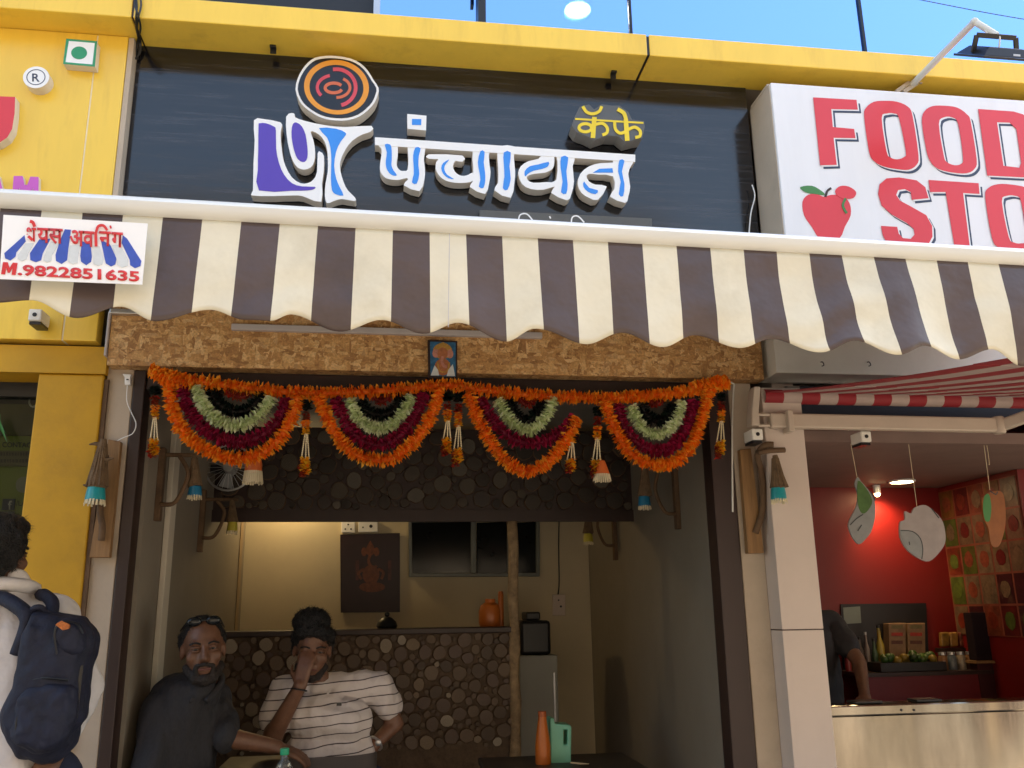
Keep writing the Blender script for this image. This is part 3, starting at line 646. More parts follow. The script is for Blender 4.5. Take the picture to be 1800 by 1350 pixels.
# plain apple picture
ap = B().shape([sm(zd([(472,1040),(500,1005),(545,1000),(580,1015),(620,1005),(680,1010),(715,1050),(720,1110),(690,1170),(665,1225),(600,1240),(555,1225),(520,1170),(480,1110)]))], FY-.002, .0015).build('apple_print', M['red_print'], fs_)
B().shape([sm(zd([(460,965),(520,958),(570,985),(585,1005),(530,1000),(485,990)]))], FY-.0028, .0015).build('leaf', M['leaf_green'], ap)
B().shape(ribbon(zd([(590,1015),(600,985),(620,970)]), 4, 4), FY-.0036, .0015).build('stalk', M['wood_dark'], ap)
B().shape([sm(zd([(640,985),(665,960),(710,962),(748,990),(735,1020),(690,1025),(655,1012)]))], FY-.0036, .0015).build('flower', M['red_print'], ap)
B().shape(ribbon(zd([(695,1022),(680,1060),(700,1100)]), 4, 4), FY-.0044, .0015).build('flower_stalk', M['leaf_green'], ap)

# flood light on its bent pipe
fl = thing('flood_light', 'black flood light on a bent white pipe above the store sign', 'light', tuple(P(1590,158,-.15)))
A0, A1, A2 = P(1602,150,-.13), P(1713,38,-.62), P(1752,62,-.66)
B().tube([A0, A1], .0145, 12).build('pipe', M['bar'], fl, smooth='auto')
B().tube([A1, A2], .0135, 12).ball(A1, .0165, 8).build('pipe_end', M['bar'], fl, smooth='auto')
q = B()
for a_, c_ in (((1575,162),(1605,140)), ((1588,162),(1612,146)), ((1602,136),(1621,145))): q.bar(P(*a_,-.14), P(*c_,-.135), .012, .02)
q.build('clamp', M['cream_wall'], fl, bevel=.003)
c0 = P(1748,95,-.66); sx = .100
ed = ray(1748,95).normalized(); ed = Vector((0, ed.y, ed.z)).normalized(); en = Vector((1,0,0)).cross(ed)
def fq(u0, u1, d0, d1, h): return [c0+Vector((u,0,0))+ed*d+en*h for u, d in ((u0,d0),(u1,d0),(u1,d1),(u0,d1))]
B().hexa(fq(-sx*.74,sx*.74,-.07,.07,.026), fq(-sx*1.05,sx*1.05,-.10,.10,-.008)).build('housing', M['dark_metal'], fl, bevel=.003)
B().hexa(fq(-sx*1.12,sx*1.12,-.105,.105,-.0085), fq(-sx*1.12,sx*1.12,-.105,.105,-.018)).build('rim', M['black'], fl, bevel=.002)
B().hexa(fq(.02,.05,-.0905,-.0885,.006), fq(.02,.05,-.0965,-.0945,-.006)).build('rating_label', M['alu'], fl)
yk = B(); a_, b_, c_, d_ = [c0+Vector((u*sx,0,0))+en*h for u, h in ((-.95,.0),(-.98,.066),(.74,.066),(1.0,0))]
yk.bar(a_, b_, .02, .009, 0, ed).bar(b_, c_, .02, .009, 0, ed).bar(c_, d_, .02, .009, 0, ed); yk.build('yoke', M['black'], fl, bevel=.002)
zt = c0.z; yoke_top = c0+en*.07
B().tube(crom([A1, P(1730,52,-.64), P(1741,64,-.66), yoke_top, c0+en*.02-ed*.02], 5), .0035, 6).build('cable', M['bar'], fl, smooth=True)
tag(B().tube(crom([P(1560,-12,-.9), P(1660,8,-.9), P(1760,27,-.9), P(1900,50,-.9)], 4), .0016, 5).build('overhead_wire', M['dark_metal'], None, smooth=True), 'thin dark wire crossing the upper right corner before the glass', 'wire')
tag(B().tube(crom([P(1322,325,-.03), P(1327,345,-.035), P(1320,375,-.03), P(1316,420,-.03)], 5), .003, 6).build('loose_wire', M['white'], None, smooth=True), 'white cord hanging beside the store sign edge', 'cable')

# ------------------------------------------------------------------ brown and cream awning
aw = thing('striped_awning', 'brown and cream striped awning with scalloped valance across the shops', 'awning', (0,-.6,2.5))
AY = -1.70
KA = (AY+3.5)/2.25
Lb, Rb = P(0,335,AY), P(1800,440,AY); slope = (Rb.z-Lb.z)/(Rb.x-Lb.x)
def zbar(x): return Lb.z+slope*(x-Lb.x)     # top of the bar
X0, X1 = -1.35, 2.45
prof = [(-.030,-.012),(-.036,-.022),(-.034,-.036),(-.026,-.050),(-.012,-.058),(.03,-.058),(.04,-.04),(.04,-.012),(.03,-.002),(.0,0),(-.018,-.003)]
pb = B(); n_ = len(prof)
vv = [(x, AY+py*.8, zbar(x)+pz*.8) for x in (X0, X1) for py, pz in prof]
pb.add(vv, [(i, (i+1)%n_, n_+(i+1)%n_, n_+i) for i in range(n_)] + [tuple(range(n_)), tuple(range(n_,2*n_))])
pb.build('front_bar', M['bar'], aw, smooth='auto')
brown = [-.996*KA]; SP = .1993*KA
low = [(-20,540),(60,536),(137,567),(214,546),(280,574),(378,553),(440,572),(483,574),(520,561),(602,590),(674,570),(742,593),(800,576),(882,607),(932,586),(1022,612),(1088,592),(1157,618),(1219,595),(1291,618),(1349,601),(1424,627),(1478,608),(1547,634),(1598,617),(1663,636),(1728,618),(1785,645),(1850,625)]
lowW = [(P(x,y,AY).x, P(x,y,AY).z) for x, y in low]
def zlow(x):
    if x <= lowW[0][0]: return lowW[0][1]+.02*math.sin((x-lowW[0][0])*40)
    if x >= lowW[-1][0]: return lowW[-1][1]+.02*math.sin((x-lowW[-1][0])*40)
    for (xa,za),(xb,zb_) in zip(lowW, lowW[1:]):
        if xa <= x <= xb:
            t = (x-xa)/(xb-xa); return za+(zb_-za)*(1-math.cos(math.pi*t))/2
def stripe(x):
    k = (x-brown[0])/SP
    return 0 if (k % 1) < .5 else 1
edges = [brown[0]+SP*.5*i for i in range(-7, 44)]
xs = []
for a_, b_ in zip(edges, edges[1:]):
    if a_ < X0 or b_ > X1: continue
    xs += [a_+(b_-a_)*i/10 for i in range(10)]
xs.append(b_)
NV = 18; va = B(); V_ = []; 
from mathutils import noise as mnoise
for x in xs:
    zt_ = zbar(x)-.045; zl = zlow(x)
    for j in range(NV+1):
        v = j/NV
        rt_ = max(0, min(1, (x-.55)/.7))
        fold = (.012*math.sin(x*9+v*1.5)+.020*mnoise.noise((x*6+v*2,v*2.2,0)))*v*(.35+1.2*rt_) + .010*rt_*math.sin(v*3.1)*math.sin(x*15.7) + .006*math.sin(x*31)*v*v
        V_.append((x+.012*rt_*v*v+.005*math.sin(x*7)*v, AY-.012-.02*v+fold*.75, zt_+(zl-zt_)*v))
W_ = NV+1
fs2, fm = [], []
for i in range(len(xs)-1):
    mi = stripe((xs[i]+xs[i+1])/2)
    for j in range(NV): fs2.append((i*W_+j, (i+1)*W_+j, (i+1)*W_+j+1, i*W_+j+1)); fm.append(mi)
va.v, va.f, va.m = V_, fs2, fm
o = va.build('valance', [M['vinyl_brown'], M['vinyl_cream']], aw, smooth=True)
md = o.modifiers.new('thick', 'SOLIDIFY'); md.thickness = .0015
p0, p1 = P(790,412,AY-.03), P(788,575,AY-.05)
B().bar((p0.x,AY-.034,p0.z), (p1.x,AY-.05,p1.z), .0015, .0012).build('seam', M['ledge'], aw)
# roof of the awning up to the wall
ca = B(); V_ = []; ks = [0,.25,.5,.75,1]
WZ = 2.80
for x in xs:
    for k in ks: V_.append((x, AY+.02+(-.055-AY)*k, (zbar(x)-.010)+(WZ-zbar(x))*k-.03*math.sin(math.pi*k)))
nk = len(ks); ca.v = V_
for i in range(len(xs)-1):
    mi = stripe((xs[i]+xs[i+1])/2)
    for j in range(nk-1): ca.f.append((i*nk+j, (i+1)*nk+j, (i+1)*nk+j+1, i*nk+j+1)); ca.m.append(mi)
o = ca.build('canopy', [M['vinyl_brown'], M['vinyl_cream']], aw, smooth=True)
md = o.modifiers.new('thick', 'SOLIDIFY'); md.thickness = .002
B().tube([(X0,-.045,WZ+.01),(X1,-.045,WZ+.01)], .04, 14).build('roller', M['bar'], aw, smooth='auto')
for x in (-.75, 2.1):
    B().bar((x,-.05,2.66), (x+.35,-.85,2.46), .035, .03).bar((x+.35,-.85,2.46), (x,AY+.03,zbar(x)-.05), .03, .03).build('folding_arm', M['bar'], aw, bevel=.004)

# maker's label on the valance
lb = thing('awning_label', 'white printed label with red phone number and blue awning picture on valance', 'label', tuple(P(130,440,AY-.05)))
LY = AY-.060; zl_ = zc(0,340,.15)
B().shape([zl_([(40,250),(1730,352),(1665,1068),(-8,1002)])], LY, .002).build('sheet', M['white'], lb)
M['label_blue'] = mat('label_blue', (.035,.09,.45), .35, .15, 60)
M['label_grey'] = mat('label_grey', (.62,.66,.68), .35, .1, 60)
M['label_red'] = mat('label_red', (.66,.03,.035), .35, .1, 60)
for k, q in enumerate(([(285,490),(300,560),(190,690),(180,740),(120,785),(60,760),(50,700)], [(460,540),(590,530),(500,700),(480,780),(420,805),(355,780),(350,700)], [(760,420),(830,425),(800,640),(785,780),(720,825),(655,790),(650,720),(700,560)],
          [(960,560),(1060,590),(1075,740),(1065,800),(1010,840),(950,800),(940,730)], [(1180,540),(1290,600),(1365,760),(1350,830),(1300,855),(1240,820),(1225,760)], [(1440,490),(1490,530),(1655,790),(1645,850),(1580,875),(1525,840),(1520,780),(1425,580)])):
    B().shape([zl_(q)], LY-.0012, .001).build('blue_stripe', M['label_blue'], lb)
for q in ([(300,585),(400,580),(330,700),(310,770),(255,795),(205,765),(210,720)], [(595,560),(690,590),(610,720),(600,790),(550,808),(505,785),(520,720)], [(820,610),(940,600),(915,740),(910,810),(855,830),(800,800)], [(1085,610),(1170,620),(1210,770),(1200,830),(1150,850),(1095,825)], [(1310,600),(1410,600),(1500,780),(1495,845),(1430,870),(1375,840),(1370,790)]):
    B().shape([zl_(q)], LY-.0012, .001).build('grey_stripe', M['label_grey'], lb)
textpx('phone_number', '.9822851635', 31, 245, 484, 464, 495.5, 476.5, LY-.0016, M['label_red'], lb, .032)
B().shape([zl_([(12,945),(35,803),(90,806),(112,872),(150,810),(205,815),(182,955),(135,952),(148,868),(112,930),(88,928),(72,866),(58,948)])], LY-.0016, .0008).build('phone_number', M['label_red'], lb)
def dv(t, x0, x1, yb, yt, dy, bold=.02): textpx('word', t, x0*.15, x1*.15, 340+yb*.15, 340+yt*.15, 340+(yb+dy)*.15, 340+(yt+dy)*.15, LY-.0026, M['label_red'], lb, bold)
dv('श', 305, 425, 560, 395, 6); dv('यस', 435, 735, 580, 400, 14); dv('अव', 815, 1100, 610, 425, 18); dv('न', 1160, 1300, 610, 440, 8); dv('ग', 1305, 1440, 625, 450, 8)
q = B()
for pts, wd in (([(350,325),(385,340),(405,390)],5.5), ([(330,500),(380,545)],5), ([(1120,450),(1125,620)],5), ([(1125,455),(1150,385),(1210,375),(1255,430)],4.5), ([(1285,395),(1305,390)],5)):
    q.shape(ribbon(zl_(pts), wd, 4), LY-.0036-.0003*len(q.v)/40, .001)
q.build('word', M['label_red'], lb)

# ------------------------------------------------------------------ flake board over the entrance, frame, pillars
ob = thing('flake_board_lintel', 'brown pressed flake board across the top of the cafe entrance', 'board', (.25,-.05,2.37))
xo0, xo1 = P(186,655,-.06).x, P(1345,680,-.06).x
B().box(xo0, xo1, -.06, .015, 2.385, 2.64).build('board', M['osb'], ob, bevel=.003)
B().box(xo0-.02, xo1-.25, -.11, -.005, 2.641, 2.66).build('channel', M['ledge'], ob)
B().box(-.62, .62, -.085, -.061, 2.535, 2.56).build('batten', M['ledge'], ob, bevel=.003)
B().box(xo0-.001, xo0+.11, -.09, -.061, 2.585, 2.605).build('end_cap', M['alu'], ob, bevel=.003)
tag(B().box(xo0-.012, xo0-.002, -.07, .02, 2.42, 2.60).build('cover_strip', M['ledge'], None, bevel=.003), 'grey metal strip closing the left end of the flake board', 'strip')
# devotional print
pr = thing('deity_picture', 'small framed blue devotional picture hung at the middle of the flake board', 'picture', tuple(P(778,630,-.07)))
q = [(752,597),(804,599),(804,666),(753,664)]
B().shape([q], -.085, .022).build('frame', M['wood_dark'], pr, bevel=.002)
M['pic_blue'] = mat('picture_blue', (.03,.13,.26), .3, .5, 60)
M['pic_skin'] = mat('picture_orange', (.42,.15,.07), .3, .35, 90)
M['pic_gold'] = mat('picture_gold', (.45,.25,.06), .3, .4, 120)
B().shape([[(756,600.5),(801,602),(801,662),(757,660.5)]], -.0865, .001).build('print', M['pic_blue'], pr)
M['pic_pink'] = mat('picture_pink', (.50,.22,.17), .3, .3, 120)
for k_, (nm_, lp, m_) in enumerate((('print_body', ell(778,645,14,15,16), 'pic_skin'), ('print_drapery', [(757,660),(764,642),(770,650),(772,660)], 'label_grey'), ('print_drapery', [(800,661),(796,640),(788,650),(785,661)], 'label_grey'), ('print_halo', ell(778,617,17,14,18), 'pic_gold'), ('print_ear', ell(766,621,6,8,12), 'pic_pink'), ('print_ear', ell(791,622,6,8,12), 'pic_pink'), ('print_face', ell(778,621,9,11,14), 'pic_skin'), ('print_crown', [(769,614),(772,604),(779,601.5),(786,604.5),(788,614),(778,610)], 'pic_gold'), ('print_trunk', ribbon([(778,626),(777,636),(781,644),(786,645)], 5, 4)[0], 'pic_pink'), ('print_garland', ribbon([(769,636),(772,650),(779,654),(787,650),(790,637)], 2.4, 4)[0], 'pic_gold'))):
    B().shape([lp], -.0872-.0003*k_, .0003).build(nm_, M[m_], pr)
# dark door frame
df = thing('door_frame', 'dark brown wooden frame around the cafe entrance', 'door frame', (.25,.04,0))
jl0, jl1 = P(232,700,0).x, P(253,700,0).x
jr0, jr1 = P(1250,803,0).x, P(1288,788,0).x
B().box(jl0, jl1, .0, .10, .02, 2.384).build('jamb', M['wood_dark'], df, bevel=.004)
B().box(jr0, jr1, .0, .10, .02, 2.384).build('jamb', M['wood_dark'], df, bevel=.004)
B().box(jl1, jr0, .012, .10, 2.31, 2.384).build('header', M['wood_dark'], df, bevel=.004)
# pillars
pc = thing('cream_pillar', 'narrow cream plaster pillar between yellow pillar and dark door frame', 'pillar', (-1.04,0,0))
B().box(pl1+.003, jl0-.002, .004, .3, 0, 2.40).build('shaft', M['cream_wall'], pc, bevel=.004)
B().box(pl1+.001, pl1+.016, -.012, .003, 1.0, 2.34).build('edge_batten', M['bark'], pc)
pc = thing('plaster_strip', 'dirty cream plaster strip right of the cafe entrance', 'pillar', (1.5,0,0))
xs0, xs1 = jr1+.002, 1.541
B().box(xs0, xs1, .004, .3, 0, 2.384).build('shaft', M['cream_wall'], pc, bevel=.004)
pc = thing('white_pilaster', 'wide off-white pilaster between the cafe and the red store', 'pillar', (1.65,0,0))
xp1 = P(1472,1350,-.10).x
zj = P(1400,1107,-.1).z
B().box(1.541, xp1, -.10, .3, 0, zj-.002).build('lower_panel', M['white_wall'], pc, bevel=.003)
B().box(1.541, xp1, -.10, .3, zj+.002, 2.34).build('upper_panel', M['white_wall'], pc, bevel=.003)
B().box(1.543, xp1-.002, -.097, .29, zj-.002, zj+.002).build('joint', M['wood_dark'], pc)
pc = thing('store_beam', 'cream box beam with small hooks above the red awning', 'beam', (2.6,-.05,2.4))
zb0 = P(1365,655,-.127).z
B().box(1.603, 4.6, -.127, .05, zb0, zb0+.22).build('beam', M['white_box'], pc, bevel=.004)
for px in (1444, 1526):
    p = P(px, 641, -.13); B().tube(crom([p+Vector((0,.004,.012)), p+Vector((0,-.012,.008)), p+Vector((.003,-.014,-.006)), p+Vector((-.006,-.012,-.010))], 4), .0022, 6).build('hook', M['dark_metal'], pc, smooth=True)
# ------------------------------------------------------------------ red and white awning of the store
ra = thing('red_awning', 'red and white striped awning under the brown one over the store', 'awning', (2.6,-.5,2.27))
TY = -.09; tz = P(1345,697,TY).z; tx = P(1341,697,TY).x; sw_ = .0805; slp = .185
tb = B(); ncol = 36
cb_ = B()
ya, yb = TY-.03, -1.60
for i in range(ncol):
    a_, b_ = tx+sw_*i, tx+sw_*(i+1)
    if a_ > 4.4: break
    tb.tube([(a_,TY,tz),(b_,TY,tz)], .031, 14, i % 2, caps=False)
    for k in range(8):
        t0, t1 = k/8, (k+1)/8
        f = lambda t: (ya+(yb-ya)*t, tz+.012-slp*(ya-(ya+(yb-ya)*t))-.012*math.sin(math.pi*t))
        (y0,z0),(y1,z1) = f(t0), f(t1)
        cb_.add([(a_,y0,z0),(b_,y0,z0),(b_,y1,z1),(a_,y1,z1)], [(0,1,2,3)], i % 2)
tb.build('roller', [M['cloth_red'], M['cloth_pink']], ra, smooth='auto', normals=False)
o = cb_.build('canopy', [M['cloth_red'], M['cloth_pink']], ra); md = o.modifiers.new('t','SOLIDIFY'); md.thickness = .0015
B().box(tx, 4.4, yb-.03, yb, f(1)[1]-.012, f(1)[1]+.02).build('front_bar', M['bar'], ra, bevel=.006)
ax0, ax1 = P(1352,740,-.13), P(1752,748,-.13)
B().bar((ax0.x,-.13,ax0.z), (ax1.x,-.13,ax1.z), .04, .062).build('arm', M['arm_cream'], ra, bevel=.008)
ax2 = P(1860,712,-.3); B().bar((ax1.x+.02,-.14,ax1.z), (ax2.x,-.3,ax2.z), .035, .05).build('fore_arm', M['arm_cream'], ra, bevel=.008)
B().lathe([(.022,-.036),(.026,-.03),(.026,.03),(.022,.036)], (ax1.x+.005,-.135,ax1.z), 16).build('elbow', M['arm_cream'], ra, smooth='auto')
eb = [(1326,679),(1337,679),(1336,700),(1334,722),(1336,748),(1322,748),(1322,722),(1324,700)]
B().shape([eb], -.16, .06).build('end_bracket', M['arm_cream'], ra, bevel=.004)
q = B()
for yy in (729, 748): a_ = P(1333,yy,-.15); c_ = P(1352,yy,-.14); q.tube([a_, c_], .006, 8)
q.build('bolt', M['arm_cream'], ra, smooth='auto')
a_ = P(1389,738,-.16); B().box(a_.x-.012, a_.x+.012, -.17, -.108, a_.z-.05, a_.z+.04).build('arm_bracket', M['arm_cream'], ra, bevel=.004)
# dark transom behind
tr_ = thing('store_transom', 'dark navy transom board behind the red awning roller', 'board', (2.9,.05,2.2))
x0 = P(1410,720,.02).x; zt0, zt1 = P(1500,734,.02).z, P(1500,704,.02).z
B().box(x0, 4.5, .02, .06, zt0, zt1+.06).build('board', mat('navy_board', (.012,.016,.035), .5), tr_)
B().box(xp1+.001, x0-.002, .02, .06, zt0-.004, zt1+.06).build('grey_board', mat('grey_board', (.30,.28,.26), .6), tr_)
# square cream wall sockets with a dark hole
def socket(px, py, Y, lab):
    p = P(px, py, Y); t = thing('wall_socket', lab, 'fixture', tuple(p), 'small square sockets under the awnings')
    s_ = .023
    B().box(p.x-s_, p.x+s_, Y, Y+.09, p.z-s_, p.z+s_).build('body', M['white_box'], t, bevel=.005)
    B().lathe([(.008,-.002),(.008,.004)], (p.x,Y,p.z), 14, 'Y').build('hole', M['black'], t)
    B().box(p.x-s_+.003, p.x+s_-.003, Y+.01, Y+.088, p.z-s_-.012, p.z-s_-.001).build('base', M['dark_metal'], t)
socket(61, 553, -.16, 'grey square socket on the yellow wall under the awning at left')
socket(1332, 763, -.16, 'small cream square socket above the right wooden bracket')
socket(1523, 767, -.10, 'small cream square socket hanging under the red awning arm')
sw2 = thing('switch_hook', 'small white plastic hook holding a wire under the flake board', 'hook', tuple(P(222,665,-.01)))
B().shape([[(215,657),(231,658),(229,663),(229,676),(219,676),(219,663)]], -.02, .018).build('body', M['white'], sw2, bevel=.002)
B().shape([[(222,666),(226,666),(226,668),(222,668)]], -.0215, .001).build('slot', M['black'], sw2)
tag(B().tube(crom([P(224,676,-.01), P(223,705,-.01), P(231,725,-.012), P(239,745,-.02), P(233,762,-.02), P(215,770,-.02), P(198,780,-.03)], 6), .0022, 6).build('lamp_wire', M['white'], None, smooth=True), 'thin white wire looping from the hook to the left lamp', 'wire')
p = P(1287,682,-.01)
tag(B().tube(crom([P(1284,672,-.02), P(1290,676,-.02), P(1289,690,-.015), P(1287,760,-.004), P(1288,900,-.003)], 5), .004, 6).build('wall_cable', M['white_box'], None, smooth=True), 'pale cable running down the plaster strip right of the entrance', 'cable')

# ------------------------------------------------------------------ flower toran
to = thing('flower_toran', 'hanging garland of orange, maroon and pale artificial flowers across the entrance', 'garland', (.25,-.1,2.3))
PET = {}
for k_, c1, c2, c3 in (('orange',(1.0,.34,.03),(1.0,.50,.06),(1.0,.24,.018)), ('maroon',(.42,.012,.075),(.52,.02,.09),(.30,.008,.06)), ('pale',(.76,.82,.52),(.86,.90,.66),(.62,.72,.38)), ('dark',(.008,.016,.014),(.012,.028,.018),(.02,.012,.012)), ('red',(.45,.025,.012),(.35,.06,.02),(.25,.015,.012)), ('yellow',(.90,.42,.02),(.85,.55,.05),(.92,.25,.01))):
    PET[k_] = [mat('petal_%s_%d' % (k_, i), c, .55, .15, 60, transl=.35) for i, c in enumerate((c1,c2,c3))]
rnd = random.Random(11)
def petals(b_, pts, rad, step=.0052, npr=7, lean=.12, gap=.04):
    c = crom(pts, 10); acc = 0
    for i in range(len(c)-1):
        seg = (c[i+1]-c[i]); L = seg.length
        if L < 1e-6: continue
        t = seg/L; acc += L
        while acc > step:
            acc -= step
            if rnd.random() < gap: continue
            p = c[i]+seg*rnd.random(); ref = t.orthogonal().normalized(); bn = t.cross(ref)
            off = rnd.random()*6.28; rloc = rad*rnd.uniform(.72,1.08)
            for k in range(npr):
                a = off+6.283*k/npr+rnd.uniform(-.3,.3); d = ref*math.cos(a)+bn*math.sin(a)
                d = (d+t*rnd.uniform(-lean,lean)).normalized(); s_ = d.cross(t).normalized()
                if s_.length < .1: s_ = bn
                s_ = (s_*math.cos(.6)+t*rnd.uniform(-.6,.6)).normalized()
                w_ = rad*rnd.uniform(.26,.42); ln_ = rloc*rnd.uniform(.8,1.15)
                m_ = p+d*ln_*.6; 
                b_.add([p+d*ln_*.1, m_-s_*w_, p+d*ln_+Vector((0,0,-.1*w_)), m_+s_*w_], [(0,1,2),(0,2,3)], rnd.choice((0,0,1,1,2)))
def strand(name, pxs, kind, wpx, Y=-.105, parent=None, **k):
    b_ = B(); pts = [P(x,y,Y) for x, y in pxs]
    petals(b_, pts, wpx/455/2*1.12, **k)
    o_ = b_.build(name, PET[kind], parent or to, normals=False); o_['kind'] = 'stuff'
    core = B().tube(crom(pts,4), wpx/455*.2, 8).build('string', PET[kind][2], o_, smooth=True)
    return o_
z2 = zc(500,640,.2222); z3 = zc(880,640,.2444)
strand('top_strand', [(262,650),(285,656),(330,667),(420,680),(520,690),(600,690),(690,686),(780,676),(840,684),(930,694),(1040,699),(1120,697),(1190,690),(1250,680),(1282,670)], 'orange', 27, -.11)
strand('top_strand', [(268,655),(300,668),(340,672)], 'orange', 26, -.125)
strand('top_strand', [(1215,682),(1250,672),(1272,668)], 'orange', 27, -.125)
SW = [dict(orange=[(300,668),(299,700),(311,738),(338,773),(378,797),(415,806),(455,799),(488,775),(513,735),(524,695)], maroon=[(318,675),(332,720),(358,752),(396,773),(430,776),(463,763),(492,735),(504,700)], pale=[(345,678),(358,712),(382,738),(415,748),(445,738),(468,714),(477,697)], dark=[(370,683),(384,708),(408,723),(435,720),(455,702),(463,690)], red=[(398,686),(420,698),(440,692)]),
      dict(orange=z2([(255,250),(290,320),(350,450),(440,600),(560,710),(700,755),(850,745),(990,650),(1110,500),(1190,330),(1225,190)]), maroon=z2([(400,265),(470,430),(560,560),(680,630),(800,630),(930,555),(1040,400),(1110,230)]), pale=z2([(510,270),(560,400),(650,480),(760,510),(860,465),(955,360),(1005,250)]), dark=z2([(600,285),(650,365),(740,400),(840,380),(910,300),(940,245)]), red=z2([(700,260),(770,295),(830,260)])),
      dict(orange=[(822,690),(836,725),(856,765),(877,797),(900,818),(930,829),(958,816),(982,792),(1000,762),(1014,735)], maroon=[(843,700),(862,733),(892,765),(922,778),(958,774),(988,758),(1010,735)], pale=[(874,702),(886,722),(904,745),(926,757),(950,743),(966,720),(972,700)], dark=[(893,703),(908,730),(928,740),(944,726),(955,704)], red=[(912,700),(926,712),(938,702)]),
      dict(orange=z3([(750,260),(765,330),(830,480),(910,615),(1020,695),(1180,725),(1300,670),(1385,560),(1435,420),(1475,280),(1505,170)]), maroon=z3([(840,280),(880,430),(960,545),(1070,610),(1190,615),(1290,535),(1350,420),(1390,260)]), pale=z3([(930,300),(980,405),(1040,480),(1120,505),(1200,480),(1260,400),(1305,270)]), dark=z3([(1010,290),(1060,375),(1130,410),(1200,370),(1240,290)]), red=z3([(1070,260),(1110,290),(1150,265)]))]
for s_ in SW:
    par = strand('swag', s_['orange'], 'orange', 28, -.115)
    par['label'] = 'orange outer swag'
    strand('maroon_strand', s_['maroon'], 'maroon', 27, -.105, par)
    strand('pale_strand', s_['pale'], 'pale', 27, -.112, par)
    strand('dark_strand', s_['dark'], 'dark', 27, -.10, par)
    strand('red_strand', s_['red'], 'red', 18, -.105, par)
def tassel(x, y0, y1, w_=20, yel=True, bell=None):
    Y = -.10; L = y1-y0
    o_ = B(); petals(o_, [P(x,y0,Y), P(x+.5,y0+L*.12,Y)], .024, .003, 8); o_ = o_.build('tassel', PET['dark'], to, normals=False); o_['kind'] = 'stuff'
    for kind, a_, c_, r_ in (('red',.14,.26,.020), ('orange',.27,.36,.022), ('yellow',.36,.46,.020)):
        b_ = B(); petals(b_, [P(x,y0+L*a_,Y), P(x,y0+L*c_,Y)], r_, .004, 7); q = b_.build('flower', PET[kind], o_, normals=False); q['kind'] = 'stuff'
    b_ = B()
    for k, dx in enumerate((-1,.2,1.2)):
        a_, c_ = P(x+dx*2,y0+L*.45,Y), P(x+dx*6-2,y0+L*.76,Y)
        for i in range(14):
            p_ = a_.lerp(c_, i/13); b_.ball(p_, (.0032,.0032,.0042), 4)
    b_.build('bead_string', M['fringe'], o_, smooth=True)
    b_ = B(); petals(b_, [P(x-2,y0+L*.76,Y), P(x-1,y0+L*.95,Y)], .024, .003, 8, .6); q = b_.build('flower', PET['yellow'], o_, normals=False); q['kind'] = 'stuff'
    b_ = B(); petals(b_, [P(x-6,y0+L*.84,Y), P(x-5,y0+L,Y)], .020, .003, 7, .6); q = b_.build('flower', PET['red'], o_, normals=False); q['kind'] = 'stuff'
    if bell:
        p_ = P(x+8,y1-6,Y); b_ = B().lathe([(.014,.05),(.024,.02),(.032,-.005)], p_, 14); b_.build('cup', M['lamp_orange'], o_, smooth='auto')
        b_ = B()
        for k in range(26):
            a_ = k*6.283/26; d = Vector((math.cos(a_),math.sin(a_),0)); b_.bar(p_+d*.031+Vector((0,0,-.004)), p_+d*.036+Vector((0,0,-.026-rnd.random()*.008)), .005, .0015)
        q = b_.build('fringe', M['fringe'], o_); q['kind'] = 'stuff'
tassel(272, 678, 803); tassel(538, 702, 838); tassel(787, 690, 800, yel=False); tassel(806, 690, 820); tassel(1005, 735, 830); tassel(1050, 715, 838, bell=1); tassel(1268, 690, 803)

# ------------------------------------------------------------------ rope lamps and wooden brackets
def rope_lamp(name, lab, top, band0, band1, r_, cupm, spiky=True, group='jute rope lamps'):
    """top: hanging point, band0/band1: top and bottom of the enamel cup"""
    top, b0, b1 = Vector(top), Vector(band0), Vector(band1)
    t = thing(name, lab, 'lamp', tuple(top), group)
    q = B(); H = (top-b0).length; ax = (b0-top).normalized()
    pts = [top+ax*H*k for k in (0,.12,.3,.5,.7,.88,1)]; rr_ = [r_*.32,r_*.42,r_*.42,r_*.55,r_*.8,r_*1.0,r_*.95]
    q.tube([p_+Vector((rnd.uniform(-.1,.1)*r_,0,0)) for p_ in pts], rr_, 14)
    for k in range(16):
        a_ = k*6.283/16+rnd.uniform(-.2,.2); d = Vector((math.cos(a_),math.sin(a_),0)); L_ = [top+ax*H*.1+d*r_*.36, top+ax*H*.5+d*r_*rnd.uniform(.5,.68), top+ax*H*.98+d*r_*rnd.uniform(.95,1.15)]
        q.tube(crom(L_,4), r_*.13, 5)
    if spiky:
        for sx_, zz in ((-1,.12),(1,.45),(-1,1.0)):
            a0_ = top+ax*H*zz; q.tube([a0_, a0_+Vector((sx_*r_*.8,-.004,r_*.12)), a0_+Vector((sx_*r_*1.35,-.006,r_*rnd.uniform(-.2,.3)))], [r_*.3,r_*.2,r_*.08], 7)
    q.build('jute_wrap', M['jute'], t, smooth='auto')
    Hc = (b1-b0).length
    B().lathe([(r_*.86,Hc),(r_*.93,Hc*.7),(r_*1.0,Hc*.3),(r_*1.02,0)], b1, 20).build('cup', cupm, t, smooth='auto')
    q = B()
    for k in range(18):
        a_ = k*6.283/18+rnd.uniform(-.08,.08); d = Vector((math.cos(a_),math.sin(a_),0)); q.bar(b1+d*r_*.97+Vector((0,0,.003)), b1+d*r_*rnd.uniform(.95,1.1)+Vector((0,0,-r_*rnd.uniform(.35,.65))), r_*.2, .002)
    f_ = q.build('fringe', M['fringe'], t); f_['kind'] = 'stuff'
    return t
